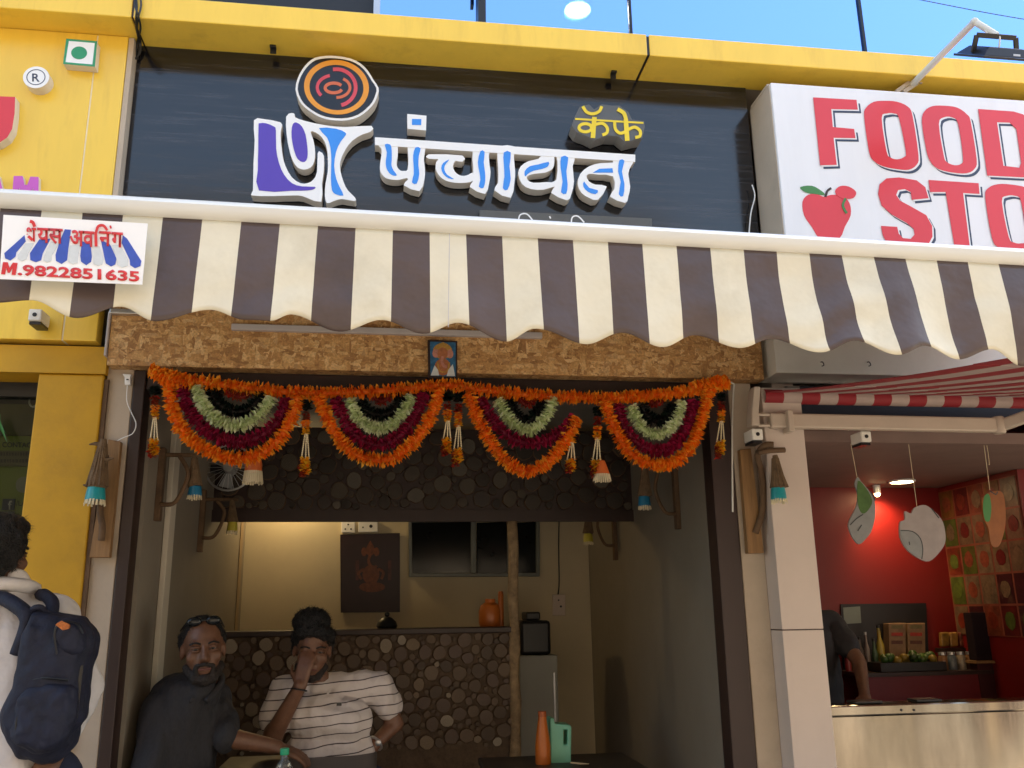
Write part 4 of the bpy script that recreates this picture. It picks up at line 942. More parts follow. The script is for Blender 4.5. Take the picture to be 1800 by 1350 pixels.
wbk = thing('wooden_bracket', 'wooden plank with a short branch on the cream pillar at left', 'bracket', tuple(P(180,900,0)), 'wooden lamp brackets')
B().shape([[(190,772),(212,776),(192,980),(157,980)]], -.035, .03).build('plank', M['wood'], wbk, bevel=.003)
B().tube(crom([P(178,950,-.05),P(180,925,-.055),P(176,890,-.05),P(186,800,-.06)],5), .012, 8).build('branch', M['bark'], wbk, smooth=True)
rope_lamp('rope_lamp', 'jute rope lamp with teal cup on the cream pillar at left', P(182,772,-.10), P(170,857,-.10), P(167,879,-.10), .034, M['teal'])
wbk = thing('wooden_bracket', 'wooden plank with a curved branch hook right of the entrance', 'bracket', tuple(P(1320,900,0)), 'wooden lamp brackets')
B().shape([[(1301,790),(1320,788),(1343,972),(1315,973)]], -.035, .03).build('plank', M['wood'], wbk, bevel=.003)
zr = zc(1290,660,.2519)
B().tube(crom([P(*a_,yy) for a_, yy in zip(zr([(150,1100),(195,960),(205,800),(190,660),(165,560),(215,490),(275,485)]), (-.04,-.05,-.06,-.075,-.10,-.13,-.15))],5), .0135, 8).build('branch', M['bark'], wbk, smooth=True)
B().tube(crom([P(*a_,-.14) for a_ in zr([(170,540),(250,525),(355,520)])],4), .011, 8).build('crossbar', M['bark'], wbk, smooth=True)
rope_lamp('rope_lamp', 'jute rope lamp with teal cup on a curved branch right of the entrance', P(1362,800,-.14), P(1370,858,-.14), P(1369,878,-.14), .031, M['teal'], False)
# inside, on the side walls
def inner(nm, lab_b, lab_l, wallX, st, sb_, lampx, ytop, yb0, yb1, cupm, r_):
    a_, c_ = PX(*st, wallX), PX(*sb_, wallX); dx = .012 if wallX < 0 else -.012; Yd = (a_.y+c_.y)/2
    t = thing('wooden_bracket', lab_b, 'bracket', (wallX, Yd, c_.z), 'wooden lamp brackets')
    B().box(min(wallX,wallX+2*dx), max(wallX,wallX+2*dx), Yd-.02, Yd+.02, c_.z, a_.z).build('plank', M['bark'], t, bevel=.003)
    e_ = P(lampx, ytop, Yd); sg = 1 if wallX < 0 else -1
    B().tube([(wallX+dx, Yd, e_.z), (e_.x+.03*sg, Yd, e_.z)], .009, 8).build('crossbar', M['bark'], t, smooth='auto')
    zz = c_.z+.22*(a_.z-c_.z)
    B().tube(crom([(wallX+2*dx, Yd-.02, zz), (wallX+2*dx+sg*.06, Yd-.03, zz+.01), (wallX+2*dx+sg*.10, Yd-.03, zz+.12), (wallX+2*dx+sg*.06, Yd-.02, e_.z-.01)],6), .009, 8).build('brace', M['bark'], t, smooth=True)
    rope_lamp('rope_lamp', lab_l, e_, P(lampx,yb0,Yd), P(lampx,yb1,Yd), r_, cupm, False)
inner('i', 'dark stick bracket on the left inner wall near the entrance', 'rope lamp with blue cup on the left inner wall', -.93, (285,790), (268,915), 342, 800, 855, 872, M['teal_blue'], .028)
inner('i', 'dark stick bracket deep on the left inner wall', 'small rope lamp at the left end of the kitchen hatch', -.93, (356,862), (345,970), 408, 878, 918, 934, M['lamp_yellow'], .026)
inner('i', 'dark stick bracket on the right inner wall near the entrance', 'rope lamp with blue cup on the right inner wall', 1.40, (1188,812), (1197,930), 1133, 812, 873, 890, M['teal_blue'], .030)
inner('i', 'dark stick bracket deep on the right inner wall', 'rope lamp with yellow cup deep on the right inner wall', 1.40, (1082,870), (1084,985), 1034, 893, 938, 953, M['lamp_yellow'], .030)
p = P(446,815,-.02+.3)
t = thing('tasselled_cup', 'orange cup lamp with yellow fringe behind the first garland swag', 'lamp', tuple(p))
B().lathe([(.012,.055),(.026,.045),(.034,0),(.037,-.035)], (p.x,p.y,p.z), 18).build('cup', M['lamp_orange'], t, smooth='auto')
q = B()
for k in range(30):
    a_ = k*6.283/30; d = Vector((math.cos(a_),math.sin(a_),0)); q.bar(p+d*.036+Vector((0,0,-.032)), p+d*.042+Vector((0,0,-.078-rnd.random()*.01)), .006, .0015)
f_ = q.build('fringe', M['fringe'], t); f_['kind'] = 'stuff'
B().tube([p+Vector((0,0,.055)), p+Vector((0,0,.30))], .003, 6).build('cord', M['jute'], t)
# ------------------------------------------------------------------ cafe interior: hatch with log-slice cladding
PYF = 1.45
def slice_mesh(seed, mm='slice'):
    r_ = random.Random(seed); n_ = 13; v = []; el = r_.uniform(.82,1)
    prof_ = [1+r_.uniform(-.07,.07) for _ in range(n_)]
    for yy, k in ((0,.94), (.004,1.0), (.022,1.0)):
        for i in range(n_):
            a_ = 6.2832*i/n_; v.append((.05*k*prof_[i]*math.cos(a_), yy, .05*k*el*prof_[i]*math.sin(a_)))
    v.append((0,-.001,0)); c_ = len(v)-1; f_ = [(c_, (i+1)%n_, i) for i in range(n_)]; mi = [0]*n_
    for j in (0,1):
        for i in range(n_): f_.append((j*n_+i, j*n_+(i+1)%n_, (j+1)*n_+(i+1)%n_, (j+1)*n_+i)); mi.append(1)
    me = bpy.data.meshes.new('wood_slice'); me.from_pydata(v, [], f_); me.materials.append(M[mm]); me.materials.append(M['bark'])
    me.polygons.foreach_set('material_index', mi); me.update(); return me
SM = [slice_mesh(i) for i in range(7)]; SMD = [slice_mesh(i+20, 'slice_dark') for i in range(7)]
def clad(parent, x0, x1, z0, z1, Y, rmin, rmax, seed, tries=14000, cap=295):
    r_ = random.Random(seed); C_ = []
    for k in range(tries):
        rad = rmax-(rmax-rmin)*min(1, k/tries*2.2)**.55*r_.uniform(.55,1.0)
        x, z = r_.uniform(x0+rad*.8, x1-rad*.8), r_.uniform(z0+rad*.8, z1-rad*.8)
        if all((x-a)**2+(z-c)**2 > ((rad+d)*.945)**2 for a, c, d in C_): C_.append((x,z,rad))
        if len(C_) >= cap: break
    for x, z, rad in C_:
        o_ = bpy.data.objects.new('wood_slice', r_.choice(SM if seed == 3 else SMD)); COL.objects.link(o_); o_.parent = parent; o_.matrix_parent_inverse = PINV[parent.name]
        o_.location = (x, Y-.022+r_.uniform(-.003,.004), z); o_.scale = (rad/.05, 1, rad/.05); o_.rotation_euler = (r_.uniform(-.05,.05), r_.uniform(0,6.28), r_.uniform(-.05,.05))
cw = thing('serving_counter', 'kitchen counter clad in round log slices behind the seated men', 'counter', (0,1.5,0))
cx0, cx1, czt = -.93, P(905,1104,PYF).x, P(650,1106,PYF).z
M['core'] = mat('packing', (.12,.08,.052), .85, .4, 30, bump=.8, bs=90)
B().box(cx0, cx1, PYF, PYF+.10, .02, czt-.03).build('core', M['core'], cw)
B().box(cx0, cx1+.01, PYF-.03, PYF+.24, czt-.029, czt).build('top', M['wood_dark'], cw, bevel=.004)
clad(cw, cx0, cx1-.02, .76, czt-.03, PYF, .010, .041, 3, 30000)
bh = thing('log_bulkhead', 'dark bulkhead clad in log slices above the kitchen hatch', 'bulkhead', (.2,1.5,2))
bz0 = P(700,908,PYF).z
B().box(-.93, 1.40, PYF, PYF+.10, bz0, 2.46).build('core', M['wood_dark'], bh)
B().box(-.93, 1.40, PYF-.02, PYF, bz0-.03, bz0+.035).build('rail', M['wood_dark'], bh)
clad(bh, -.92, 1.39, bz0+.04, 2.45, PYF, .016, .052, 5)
ps = thing('bark_post', 'thin bark covered post at the right end of the log counter', 'post', (P(902,1000,PYF).x, PYF, 0))
px0 = P(902,1000,PYF-.01).x
q = B(); q.tube([(px0+.004*math.sin(k*2.1), PYF-.01+.003*math.cos(k*1.7), .02+(bz0-.05)*k/14) for k in range(15)], [.030+.004*math.sin(k*2.9) for k in range(15)], 10); q.build('post', mat('pale_bark', (.34,.24,.14), .8, .5, 25, bump=1, bs=60), ps, smooth=True)
# kitchen
KY = 2.62
kp = thing('dark_poster', 'dark maroon poster with an orange figure on the kitchen wall', 'poster', tuple(P(650,1000,KY)))
M['poster_dark'] = mat('poster_dark', (.022,.006,.008), .45, .3, 8)
B().shape([[(598,940),(703,937),(703,1076),(599,1077)]], KY-.02, .012).build('sheet', M['poster_dark'], kp)
M['fig'] = mat('figure_print', (.13,.035,.012), .5, .6, 40)
for k_, lp in enumerate((ell(652,1010,15,17,16), ell(654,1032,23,9,16), ell(651,968,9,8,14), ell(640,970,5,8,12), ell(662,970,5,8,12), [(644,962),(651,950),(658,962)], ribbon([(651,974),(648,988),(656,998),(662,994)], 5, 4)[0], ribbon([(640,1000),(630,1008),(636,1018)], 5, 4)[0], ribbon([(664,1000),(674,1006),(670,1018)], 5, 4)[0])):
    B().shape([lp], KY-.0215-.0005*k_, .0005).build('figure', M['fig'], kp)
for x in (625, 682): B().shape([[(x,985),(x+6,985),(x+6,1020),(x,1020)]], KY-.0215, .001).build('side_figure', mat('side_print', (.07,.018,.015), .5, .6, 25), kp)
def kbox(name, lab, cat, x0, y0, x1, y1, m, d=.03, holes=()):
    t = thing(name, lab, cat, tuple(P(x0,y1,KY))); B().shape([[(x0,y0),(x1,y0),(x1,y1),(x0,y1)]], KY-d, d-.002).build('plate', m, t, bevel=.003)
    for hx, hy, rr_ in holes: B().shape([ell(hx,hy,rr_,rr_,10)], KY-d-.002, .003).build('socket_hole', M['black'], t)
kbox('power_socket', 'white three hole power socket above the dark poster', 'socket', 600, 917, 624, 936, M['white'], holes=((612,922,1.5),(607,930,1.5),(617,930,1.5)))
kbox('switch_plate', 'white switch plate with a dark knob above the dark poster', 'switch', 630, 916, 664, 935, M['white'], holes=((652,925,3),(638,927,1.5)))
M['dark_alu'] = mat('dull_aluminium', (.16,.17,.16), .5, metal=.4)
wn = thing('kitchen_window', 'dark sliding window in a grey frame on the kitchen wall', 'window', tuple(P(830,960,KY)))
q = [(718,913),(949,908),(949,1013),(719,1014)]; qi = [(724,918),(943,914),(943,1007),(725,1008)]
B().shape([q, qi], KY-.05, .048).build('frame', M['dark_alu'], wn, bevel=.003)
for a_, c_ in ((724,828), (838,891), (903,943)):
    B().shape([[(a_,919),(c_,917),(c_,1007),(a_,1008)]], KY-.02, .01).build('pane', M['glass_dark'], wn)
for x in (828, 892): B().shape([[(x,917),(x+9,917),(x+9,1007),(x,1007)]], KY-.04, .03).build('sash', M['dark_alu'], wn, bevel=.002)
pi = thing('drain_pipe', 'thin pipe running down the left end of the kitchen wall', 'pipe', tuple(P(398,1000,2.3)))
B().tube([P(408,912,2.3), P(396,1108,2.3)], .014, 10).build('pipe', M['wood'], pi, smooth='auto')
B().box(-.925, P(421,1000,2.45).x, 2.40, 2.5, 1.3, 2.45).build('boxing', mat('brown_boxing', (.30,.21,.12), .7, .15, 6), pi)
jr = thing('orange_jar', 'orange translucent jug standing on the counter by the post', 'jug', tuple(P(865,1104,1.62)))
p = P(862,1102,1.62); M['amber'] = mat('amber_plastic', (.50,.13,.02), .35)
B().lathe([(.058,0),(.066,.02),(.066,.08),(.055,.115),(.03,.13),(.028,.15)], (p.x,1.62,czt+.001), 18).build('body', M['amber'], jr, smooth='auto')
B().lathe([(.016,0),(.016,.17),(.012,.19)], (P(880,1090,1.62).x,1.60,czt+.002), 12).build('neck', M['amber'], jr, smooth='auto')
kt = thing('black_pot', 'small black domed pot on the log counter', 'pot', tuple(P(680,1104,1.55)))
p = P(680,1104,1.55)
B().lathe([(.05,0),(.058,.012),(.05,.035),(.028,.055),(.014,.062)], (p.x,1.55,czt+.001), 18).build('body', M['black'], kt, smooth='auto')
B().ball((p.x,1.55,czt+.075), .014, 8).build('knob', M['black'], kt, smooth=True)
fr_ = thing('white_cabinet', 'grey white cabinet in the passage right of the log counter', 'cabinet', tuple(P(950,1340,1.9)))
xa, xb = P(914,1200,1.9).x, P(981,1200,1.9).x; zt_ = P(950,1152,1.9).z
B().box(xa, xb, 1.9, 2.35, .02, zt_).build('body', mat('cabinet_paint', (.36,.36,.32), .5, .06, 4), fr_, bevel=.006)
B().box(xb-.03, xb-.02, 1.885, 1.899, .6, zt_-.1).build('handle', M['alu'], fr_)
mc = thing('black_appliance', 'black appliance standing on the white cabinet', 'appliance', (xa,2,zt_))
B().box(xa+.01, xb-.03, 1.93, 2.3, zt_+.001, zt_+.20).build('body', M['black'], mc, bevel=.02)
B().box(xa+.06, xb-.08, 2.0, 2.2, zt_+.201, zt_+.25).build('lid', M['black'], mc, bevel=.01)
kbox('wall_switchboard', 'small white switch board on the passage wall', 'switch', 972, 1045, 994, 1082, M['white_wall'], .03, holes=((982,1055,1.5),(986,1066,2)))
tag(B().tube(crom([P(983,905,KY-.012), P(982,960,KY-.012), P(983,1020,KY-.012), P(981,1046,KY-.02)],4), .004, 6).build('conduit_wire', M['black'], None, smooth=True), 'dark wire running down to the passage switch board', 'wire')
# left wall: pale pilaster and wall fan
x_, y_ = -.93, PX(292,950,-.925).y
tag(B().box(-.929, -.905, y_-.05, y_+.05, .02, 2.49).build('wall_strip', mat('pale_strip', (.62,.56,.46), .7, .06, 4), None, bevel=.004), 'pale vertical strip on the left inner wall', 'strip')
fn = thing('wall_fan', 'round grey fan behind the first garland swag', 'fan', tuple(P(400,825,1.2)))
fc = P(403,822,1.25)
q = B(); 
def ringpts(c_, r_, n_=28): return [Vector((c_.x+r_*math.cos(6.2832*i/n_), c_.y, c_.z+r_*math.sin(6.2832*i/n_))) for i in range(n_+1)]
B().tube(ringpts(fc,.12), .006, 6, caps=False).build('cage_ring', M['alu'], fn, smooth=True)
q = B()
for i in range(24): a_ = 6.2832*i/24; q.tube([fc+Vector((.02*math.cos(a_),-.012,.02*math.sin(a_))), fc+Vector((.12*math.cos(a_),0,.12*math.sin(a_)))], .0014, 4)
q.build('cage_wire', M['alu'], fn)
B().lathe([(.026,-.03),(.03,0),(.03,.08)], fc, 16, 'Y').build('hub', M['alu'], fn, smooth='auto')
for i in range(3):
    a_ = 6.2832*i/3+.4; d = Vector((math.cos(a_),0,math.sin(a_))); e_ = Vector((-d.z,0,d.x))
    B().add([fc+Vector((0,.03,0))+d*.025-e_*.015, fc+Vector((0,.02,0))+d*.1-e_*.04, fc+Vector((0,.045,0))+d*.105+e_*.03, fc+Vector((0,.04,0))+d*.025+e_*.015], [(0,1,2,3)]).build('blade', mat('fan_blade', (.25,.26,.27), .5), fn)
B().box(-.929, fc.x-.03, fc.y+.05, fc.y+.08, fc.z-.02, fc.z+.02).build('mount', M['dark_metal'], fn)
# kitchen lamp (lit, hidden by the bulkhead)
kl = thing('kitchen_lamp', 'warm lit lamp on the kitchen ceiling behind the bulkhead', 'lamp', (-.62,2.42,2.5))
M['bulb'] = mat('lit_bulb', (1,.9,.7), emit=((1,.72,.36), 6))
B().ball((-.62,2.42,2.40), .035, 8).build('bulb', M['bulb'], kl, smooth=True)
B().lathe([(.02,2.43),(.03,2.46),(.05,2.499)], (-.62,2.42,0), 14).build('holder', M['white'], kl, smooth='auto')
ld = bpy.data.lights.new('kitchen_lamp_light', 'POINT'); ld.energy = 1.8; ld.color = (1,.77,.46); ld.shadow_soft_size = .04
lo = bpy.data.objects.new('kitchen_lamp_light', ld); COL.objects.link(lo); lo.location = (-.62,2.42,2.33); lo.parent = kl; lo.matrix_parent_inverse = PINV[kl.name]

# ------------------------------------------------------------------ tables, stools, things on them
def table(lab, x0, x1, y0, y1, z):
    t = thing('cafe_table', lab, 'table', ((x0+x1)/2,(y0+y1)/2,.02), 'cafe tables')
    B().box(x0, x1, y0, y1, z-.03, z).build('table_top', mat('table_top', (.05,.042,.036), .45, .2, 10), t, bevel=.006)
    for x in (x0+.05, x1-.05):
        for y in (y0+.05, y1-.05): B().box(x-.018, x+.018, y-.018, y+.018, .021, z-.03).build('leg', M['dark_metal'], t)
TZ = .885
table('dark cafe table where the man in the dark shirt rests his arm', -.62, -.02, .04, .52, TZ)
table('dark cafe table with the orange bottle and mint jug', .45, 1.15, .50, .95, P(960,1343,.7).z)
def stool(lab, x, y, h=.47):
    t = thing('stool', lab, 'stool', (x,y,.02), 'stools')
    B().lathe([(.17,h-.03),(.175,h-.02),(.17,h)], (x,y,0), 20).build('seat', M['wood_dark'], t, smooth='auto')
    for a_ in range(4):
        d = Vector((math.cos(a_*1.5708+.78), math.sin(a_*1.5708+.78), 0)); B().tube([Vector((x,y,h-.03))+d*.11, Vector((x,y,.02))+d*.17], .013, 8).build('leg', M['dark_metal'], t)
# small bottle with the green cap
M['clear_plastic'] = mat('clear_plastic', (.75,.8,.8), .12, trans=.9)
bt = thing('water_bottle', 'clear water bottle with a green cap on the table', 'bottle', tuple(P(500,1400,.12)))
p = P(500,1330,.12)
zc_ = P(500,1325,.12).z
B().lathe([(.030,TZ+.001),(.031,TZ+.01),(.031,zc_-.055),(.026,zc_-.035),(.013,zc_-.018),(.012,zc_-.003)], (p.x,.12,0), 18).build('body', M['clear_plastic'], bt, smooth='auto')
B().lathe([(.0155,zc_-.003),(.0165,zc_),(.0165,zc_+.018),(.0145,zc_+.02)], (p.x,.12,0), 18).build('cap', mat('green_cap', (.02,.42,.22), .4), bt, smooth='auto')
T2 = P(960,1343,.7).z
ob_ = thing('orange_bottle', 'brown orange plastic bottle on the right table', 'bottle', (P(955,1343,.7).x,.7,T2))
xo = P(954,1300,.7).x; hh = P(958,1250,.7).z-T2
B().lathe([(.034,.001),(.036,.01),(.035,hh*.35),(.030,hh*.55),(.022,hh*.78),(.018,hh*.9)], (xo,.7,T2), 18).build('body', M['amber'], ob_, smooth='auto')
B().lathe([(.019,hh*.9),(.019,hh)], (xo,.7,T2), 18).build('cap', mat('rust_cap', (.40,.09,.02), .5), ob_, smooth='auto')
jg = thing('mint_jug', 'mint green plastic jug with slot handle on the right table', 'jug', (P(985,1343,.74).x,.74,T2))
M['mint'] = mat('mint_plastic', (.16,.50,.37), .4, .06, 10)
jl = [(967,1262),(974,1262),(975,1272),(1002,1274),(1005,1278),(1004,1343),(968,1343)]
B().shape([jl, [(991,1283),(998,1283),(997,1309),(991,1309)]], .72, .09).build('body', M['mint'], jg, bevel=.006)
tag(B().bar(P(1003,1343,.66)+Vector((0,0,.006)), P(1035,1346,.66)+Vector((0,0,.006)), .008, .006).build('straw', M['fringe'], None), 'pale stick lying on the right table beside the jug', 'stick')
# ------------------------------------------------------------------ people
def HM(c, yaw_=0, pit=0, rol=0, s=1): return Matrix.Translation(Vector(c)) @ Euler((pit, rol, yaw_), 'XYZ').to_matrix().to_4x4() @ Matrix.Scale(s, 4)
def head(b_, T, ears=True):
    f_ = lambda x,y,z: T @ Vector((x,y,z)); s = T.median_scale; Rm = T.to_3x3().normalized()
    b_.ball(f_(0,.012,.035), (.074*s,.094*s,.086*s), 10, rot=Rm)
    b_.ball(f_(0,-.022,-.035), (.060*s,.066*s,.082*s), 10, rot=Rm)
    b_.ball(f_(0,-.055,-.095), (.032*s,.030*s,.026*s), 8, rot=Rm)
    b_.cap(f_(0,-.083,.020), f_(0,-.102,-.024), .008*s, .013*s); b_.ball(f_(.012,-.092,-.028), .009*s, 6); b_.ball(f_(-.012,-.092,-.028), .009*s, 6)
    b_.cap(f_(-.038,-.074,.030), f_(.038,-.074,.030), .012*s, .012*s)
    for k in (-1,1):
        b_.ball(f_(k*.042,-.058,-.020), (.024*s,.022*s,.026*s), 6, rot=Rm)
        if ears: b_.ball(f_(k*.076,.010,-.006), (.010*s,.021*s,.031*s), 6, rot=Rm)
        b_.cap(f_(k*.056,-.005,-.055), f_(k*.030,-.045,-.092), .016*s, .016*s)
    b_.cap(f_(-.020,-.083,-.058), f_(.020,-.083,-.058), .008*s, .008*s); b_.cap(f_(-.016,-.082,-.069), f_(.016,-.082,-.069), .009*s, .009*s)
def face_bits(T, par, open_=True):
    f_ = lambda x,y,z: T @ Vector((x,y,z)); s = T.median_scale
    for k in (-1,1):
        e_ = B().ball(f_(k*.031,-.070,.009), .0125*s, 8).build('eye', mat('eye_white', (.16,.13,.115), .3), par, smooth=True)
        B().ball(f_(k*.031,-.0785,.009), .0062*s, 6).build('iris', M['black'], e_, smooth=True)
        B().tube(crom([f_(k*.014,-.086,.026), f_(k*.032,-.088,.033), f_(k*.052,-.074,.026)],4), .0036*s, 6).build('eyebrow', M['hair'], par, smooth=True)
        B().tube(crom([f_(k*.018,-.080,.014), f_(k*.031,-.084,.0165), f_(k*.046,-.076,.012)],4), .0045*s, 6).build('eyelid', M['skin'], par, smooth=True)
    for k in (-1,1): B().tube(crom([f_(k*.018,-.079,.003), f_(k*.031,-.082,.0005), f_(k*.046,-.075,.004)],4), .004*s, 6).build('eyelid', M['skin'], par, smooth=True)
    B().cap(f_(-.019,-.0905,-.0635), f_(.019,-.0905,-.0635), .0045*s, .0045*s).build('lips', mat('lips', (.17,.06,.05), .45), par, smooth=True)
def hand(b_, wrist, dirv, nrm, s=1, curl=.5, thumb=1):
    """five fingers of unequal length leaving a palm; nrm points out of the back of the hand"""
    w_ = Vector(wrist); d = Vector(dirv).normalized(); n_ = Vector(nrm); n_ = (n_-d*n_.dot(d)).normalized(); sx = d.cross(n_)*thumb
    pal = w_+d*.045*s
    for k in (-.026,-.009,.009,.026): b_.cap(w_+sx*k*.7*s, w_+d*.085*s+sx*k*s, .013*s, .0115*s)
    for k, L_ in ((-.030,.058),(-.010,.070),(.010,.075),(.029,.068)):
        base = w_+d*.085*s+sx*k*s; q1 = base+(d*math.cos(curl*.6)-n_*math.sin(curl*.6))*L_*.45*s
        q2 = q1+(d*math.cos(curl*1.5)-n_*math.sin(curl*1.5))*L_*.33*s; q3 = q2+(d*math.cos(curl*2.2)-n_*math.sin(curl*2.2))*L_*.27*s
        b_.cap(base,q1,.0095*s,.0088*s,8); b_.cap(q1,q2,.0088*s,.008*s,8); b_.cap(q2,q3,.008*s,.0068*s,8)
    t0 = w_+d*.025*s+sx*.028*s; t1 = t0+(d*.7+sx*.7-n_*.25)*.038*s; t2 = t1+(d*.9+sx*.25-n_*.3)*.034*s
    b_.cap(t0,t1,.0125*s,.0105*s,8); b_.cap(t1,t2,.0105*s,.008*s,8)
def legs(b_, pel, kneeL, kneeR, footL, footR, r_=.075):
    for k, f_ in ((kneeL,footL),(kneeR,footR)):
        k, f_ = Vector(k), Vector(f_); b_.cap(pel, k, r_*1.05, r_*.75, 12); b_.cap(k, f_, r_*.72, r_*.5, 12); b_.cap(f_, f_+Vector((0,-.13,-.035)), .042, .036, 10)

# --- man in the dark shirt
m1 = thing('person', 'seated man in a dark charcoal shirt with sunglasses on his head', 'person', (-.75,.25,.02))
hc = P(357,1142,.14); T1 = HM(hc, R(14), R(2), R(-4), 1.0)
nk = T1 @ Vector((0,.035,-.13)); sh = P(322,1246,.22); pel = Vector((-.80,.30,.56))
sL, sR = P(278,1248,.16), P(378,1232,.30); el = P(400,1297,.20); wr = P(488,1313,.20); wr.z = max(wr.z, TZ+.035)
elR = P(262,1375,.08); 
b_ = B(); head(b_, T1); b_.cap(T1 @ Vector((0,.02,-.07)), nk, .052, .058)
b_.cap(nk, sh, .055, .105); b_.cap(sh, pel, .10, .12); b_.cap(sL, sR, .042, .042)
b_.cap(sR, el, .042, .040); b_.cap(el, wr, .040, .027); hand(b_, wr, P(545,1345,.20)-wr+Vector((0,0,.02)), (0,-.25,1), 1.0, .45, -1)
b_.cap(sL, elR, .042, .040); b_.cap(elR, (-.62,.02,.72), .040, .028); hand(b_, (-.62,.02,.72), (.8,-.2,-.3), (0,0,1), 1.0, .5)
kn = [Vector((-.42,.12,.60)), Vector((-.45,.42,.60))]; ft = [Vector((-.42,.10,.08)), Vector((-.48,.42,.08))]
legs(b_, pel-Vector((0,0,.0)), kn[0], kn[1], ft[0], ft[1], .068)
remesh(b_, 'body', M['skin'], m1, .007, 5)
b_ = B(); b_.cap(nk+Vector((0,0,-.035)), sh, .072, .130); b_.cap(sh, pel, .132, .165); b_.cap(sL, sR, .062, .062); b_.cap(sR, sR.lerp(el,.92), .060, .056); b_.cap(sL, elR, .062, .06); b_.cap(elR, Vector((-.66,.03,.74)), .056, .046)
b_.cap(sh.lerp(pel,.4)+Vector((-.02,-.04,0)), sh+Vector((-.03,-.02,-.03)), .13, .10); b_.cap(pel+Vector((0,0,-.05)), sh.lerp(pel,.6), .17, .15)
remesh(b_, 'shirt', M['dark_shirt'], m1, .009, 5, .016, .07, .45)
cl = B()
for k in (-1,1): cl.tube(crom([nk+Vector((k*.055,.05,.03)), nk+Vector((k*.07,-.01,.005)), nk+Vector((k*.025+.01,-.085,-.055))],5), .013, 7)
cl.build('collar', M['dark_shirt'], m1, smooth=True)
b_ = B(); legs(b_, pel+Vector((0,0,-.01)), kn[0], kn[1], ft[0]+Vector((0,0,.02)), ft[1]+Vector((0,0,.02)), .078); remesh(b_, 'trousers', M['jeans'], m1, .012, 5)
face_bits(T1, m1)
f_ = lambda x,y,z: T1 @ Vector((x,y,z)); Rm = T1.to_3x3().normalized()
b_ = B(); b_.ball(f_(0,.026,.048), (.077,.092,.079), 10, rot=Rm); b_.cap(f_(-.073,.02,.005), f_(-.070,.03,.05), .012, .02); b_.cap(f_(.073,.02,.005), f_(.070,.03,.05), .012, .02)
fuzz(remesh(b_, 'hair', M['hair'], m1, .006, 3, .004, .012), 1400, .010, M['hair'], (0,.1,.1), 1)
b_ = B(); b_.cap(f_(-.058,-.03,-.062), f_(-.028,-.066,-.098), .018, .022); b_.cap(f_(.058,-.03,-.062), f_(.028,-.066,-.098), .018, .022); b_.ball(f_(0,-.066,-.102), (.034,.028,.026), 8, rot=Rm); b_.cap(f_(-.028,-.084,-.052), f_(0,-.098,-.046), .007, .0075); b_.cap(f_(.028,-.084,-.052), f_(0,-.098,-.046), .007, .0075)
b_.cap(f_(-.030,-.080,-.055), f_(-.030,-.072,-.09), .009, .012); b_.cap(f_(.030,-.080,-.055), f_(.030,-.072,-.09), .009, .012)
fuzz(remesh(b_, 'beard', M['beard'], m1, .005, 3, .003, .01), 900, .009, M['beard'], (0,-.1,-.5), 4)
sg = thing('sunglasses', 'black sunglasses pushed up on the head of the man in dark shirt', 'sunglasses', tuple(f_(0,-.05,.1)))
for k in (-1,1): B().ball(f_(k*.034,-.050,.108), (.028,.012,.018), 8, rot=Rm).build('lens', M['glass_dark'], sg, smooth=True); B().tube([f_(k*.062,-.045,.106), f_(k*.080,.03,.075)], .003, 6).build('temple', M['black'], sg)
B().tube([f_(-.01,-.058,.112), f_(.01,-.058,.112)], .003, 6).build('bridge', M['black'], sg)
stool('dark stool under the man in the dark shirt', -.80, .30)

# --- man in the striped polo shirt
m, n, l, b = nodes('striped_polo'); M['polo'] = m
tc = n.new('ShaderNodeTexCoord'); sp = n.new('ShaderNodeSeparateXYZ'); l.new(tc.outputs['Object'], sp.inputs[0])
nz = n.new('ShaderNodeTexNoise'); nz.inputs['Scale'].default_value = 5; l.new(tc.outputs['Object'], nz.inputs['Vector'])
x1_ = n.new('ShaderNodeMath'); x1_.operation = 'MULTIPLY_ADD'; x1_.inputs[1].default_value = .035; l.new(nz.outputs['Fac'], x1_.inputs[0]); l.new(sp.outputs[2], x1_.inputs[2])
tl = n.new('ShaderNodeMath'); tl.operation = 'MULTIPLY_ADD'; tl.inputs[1].default_value = -.09; l.new(sp.outputs[0], tl.inputs[0]); l.new(x1_.outputs[0], tl.inputs[2])
dvv = n.new('ShaderNodeMath'); dvv.operation = 'DIVIDE'; dvv.inputs[1].default_value = .040; l.new(tl.outputs[0], dvv.inputs[0])
frc = n.new('ShaderNodeMath'); frc.operation = 'FRACT'; l.new(dvv.outputs[0], frc.inputs[0])
lt = n.new('ShaderNodeMath'); lt.operation = 'LESS_THAN'; lt.inputs[1].default_value = .11; l.new(frc.outputs[0], lt.inputs[0])
mx = n.new('ShaderNodeMix'); mx.data_type = 'RGBA'; mx.inputs['A'].default_value = (.62,.56,.54,1); mx.inputs['B'].default_value = (.07,.05,.05,1); l.new(lt.outputs[0], mx.inputs['Factor']); l.new(mx.outputs['Result'], b.inputs['Base Color'])
b.inputs['Roughness'].default_value = .85
n3 = n.new('ShaderNodeTexNoise'); n3.inputs['Scale'].default_value = 13; n3.inputs['Detail'].default_value = 3; l.new(tc.outputs['Object'], n3.inputs['Vector'])
bp = n.new('ShaderNodeBump'); bp.inputs['Strength'].default_value = .7; bp.inputs['Distance'].default_value = .02; l.new(n3.outputs['Fac'], bp.inputs['Height']); l.new(bp.outputs[0], b.inputs['Normal'])
m2 = thing('person', 'seated man in white striped polo shirt with hand at his nose', 'person', (-.2,.6,.02))
hc = P(549,1143,.50); T2_ = HM(hc, R(6), R(10), R(2), .97)
